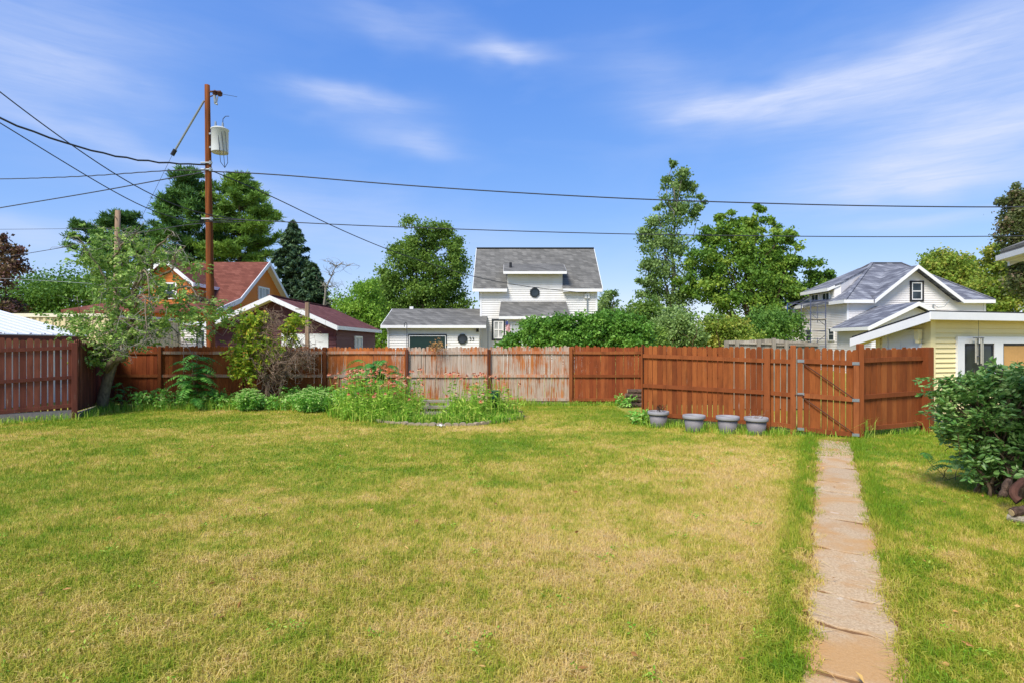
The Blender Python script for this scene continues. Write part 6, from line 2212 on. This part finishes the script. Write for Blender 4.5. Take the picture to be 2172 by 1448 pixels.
# driftwood and log ends under the bush at the right edge
for i, (pts, r, lab, mt) in enumerate((
        ([(2127, 1050, 6.35), (2133, 1030, 6.35), (2140, 1018, 6.4)], .04, 'upright stub of driftwood below the right bush', 'log_bark'),
        ([(2172, 1020, 6.2), (2150, 1034, 6.1), (2148, 1052, 6.05), (2162, 1062, 6.0)], .042, 'twisted reddish driftwood piece at the right edge', 'rusty'),
        ([(2146, 1086, 5.9), (2165, 1082, 5.9), (2200, 1076, 5.95)], .05, 'short log with pale cut end at the right edge', 'log_bark'),
        ([(2142, 1100, 5.95), (2165, 1106, 5.85), (2210, 1110, 5.8)], .045, 'grey driftwood stick lying lowest at the right edge', 'plank'))):
    P = np.array([at(*q) for q in pts]); P[:, 2] = np.maximum(P[:, 2], r * .8)
    t = np.linspace(0, 1, len(P)); s = np.linspace(0, 1, 9)
    Q = np.stack([np.interp(s, t, P[:, k]) for k in range(3)], 1)
    for _ in range(2): Q[1:-1] = .25 * Q[:-2] + .5 * Q[1:-1] + .25 * Q[2:]
    th = thing('driftwood', lab, 'wood', (Q[0][0], Q[0][1], 0))
    rng = np.random.default_rng(200 + i)
    m = MB(); m.tube(Q, r * rng.uniform(.75, 1.15, 9), 9); obj('bark', m, MT[mt], th)
    m = MB(); u = unit(Q[0] - Q[1]); m.tube([Q[0] + u * .001, Q[0] + u * .006], r * .7, 9); obj('cut_end', m, MT['log_cut'], th)

# dried flower stalks above the fence
rng = np.random.default_rng(210)
dry = thing('dry_weed', 'tall dry brown weed leaning on the peeling fence with its head above the boards', 'weed', (gx(925, 16.9), 16.9, 0))
m = MB()
P = np.array([at(922, 850, 16.85), at(924, 800, 16.95), at(926, 760, 17.0), at(928, 735, 17.02)]); P[0][2] = 0
m.tube(P, [.014, .012, .01, .006], 6)
obj('stalk', m, MT['twig'], dry)
S_, E_ = [], []
for i in range(60):
    c = at(930 + rng.normal() * 9, 732 + rng.normal() * 5, 17.02 + rng.normal() * .05)
    S_.append(c); E_.append(c + unit(rng.normal(size=3)) * .08)
v, f, t = sprays(np.array(S_), np.array(E_), 6, .045, .4, rng)
m = MB(); m.add_arr(v, f, t); obj('seed_head', m, ML['dead'], dry)

# broadleaf weeds and fallen leaves scattered in the turf
rng = np.random.default_rng(310)
S_, E_ = [], []
for i in range(150):
    y = rng.uniform(2.6, 11.5); x = rng.uniform(-.9, .9) * y
    if abs(x - xpath(y)) < .3:
        continue
    for j in range(rng.integers(4, 9)):
        a = rng.uniform(0, 6.28)
        b = np.array([x + rng.normal() * .05, y + rng.normal() * .05, .02])
        S_.append(b); E_.append(b + np.array([math.cos(a) * .03, math.sin(a) * .03, .03]))
v, f, t = sprays(np.array(S_), np.array(E_), 3, .026, .5, rng, .1)
m = MB(); m.add_arr(v, f, t)
obj('lawn_weeds', m, ML['weed'], None, label='small broad-leaved weeds scattered through the lawn', cat='weeds', kind='stuff')
P = np.stack([np.zeros(260), rng.uniform(2.5, 12.5, 260), rng.uniform(.03, .06, 260)], 1)
P[:, 0] = rng.uniform(-.9, .9, 260) * P[:, 1]
D = unit(rng.normal(size=(260, 3)) * np.array([1, 1, .25]))
l = rng.uniform(.03, .075, 260)
v, f = leaf_arr(P, D, l, l * rng.uniform(.12, .6, 260), rng, .2)
m = MB(); m.add_arr(v, f, rng.uniform(0, 1, 260))
obj('fallen_leaves', m, ML['dead'], None, label='dry brown leaves and bits of straw lying on the lawn', cat='leaves', kind='stuff')

# ================================================================== LAWN BLADES
rng = np.random.default_rng(300)
gm = MB()


def bed_inside(P):
    yy = np.interp(P[:, 0], EP[:, 0], EP[:, 1], left=99, right=99)
    return (P[:, 1] > yy) & (P[:, 1] < 16.2) & (P[:, 0] > EP[0, 0]) & (P[:, 0] < EP[-1, 0])


def lawn_zone(y0, y1, dens, h, w, seg):
    # a strip of the yard, a little wider than what is seen
    n = int(dens * (y1 - y0) * (.92 * (y0 + y1) + 3.0))
    Y = rng.uniform(y0, y1, n)
    X = rng.uniform(-1, 1, n) * (.92 * Y + 1.5)
    P = np.stack([X, Y, np.zeros(n)], 1)
    off = P[:, 0] - xpath(P[:, 1])
    edge = .255 + .035 * np.sin(P[:, 1] * 7 + np.sign(off)) + .03 * np.sin(P[:, 1] * 17 + 1 + np.sign(off)) + rng.normal(size=n) * .03
    onpath = np.abs(off) < edge
    onpath &= ~((P[:, 1] > 9.3) & (rng.uniform(0, 1, n) < .55))
    # inside the fences only
    fy = np.interp(P[:, 0], [LC[0], LB[0], LB[0] + .01, 3.0, 3.05, 5.74, 6.85, 8.7, 9.3, 16], [LC[1], LB[1], 17.1, 17.1, 13.2, 11.6, 11.2, 12.0, 12.65, 14.5])
    ok = ~onpath & ~bed_inside(P) & (P[:, 1] < fy)
    P = P[ok]; n = len(P)
    # tufts: blades crowd together
    ho = .5 + .5 * np.sin(P[:, 0] * 3.1 + 2 * np.sin(P[:, 1] * 1.7)) * np.sin(P[:, 1] * 2.7 + 1.5 * np.sin(P[:, 0] * 2.3))
    near_path = np.exp(-((np.abs(P[:, 0] - xpath(P[:, 1])) - .42) / .16) ** 2)
    H = h * rng.uniform(.55, 1.35, n) * (.7 + .5 * ho + .7 * near_path)
    add_blades(gm, P, H, w * rng.uniform(.7, 1.4, n), rng, rng.uniform(0, 1, n), .75, seg, .6)


lawn_zone(2.2, 5.0, 6500, .055, .0055, 2)
lawn_zone(5.0, 8.0, 4600, .05, .0068, 1)
lawn_zone(8.0, 12.0, 2300, .05, .010, 1)
lawn_zone(12.0, 17.1, 1300, .05, .014, 1)
o = obj('lawn_grass', gm, MT['grass'], None, label='short patchy lawn of green and straw coloured grass', cat='grass', kind='stuff')
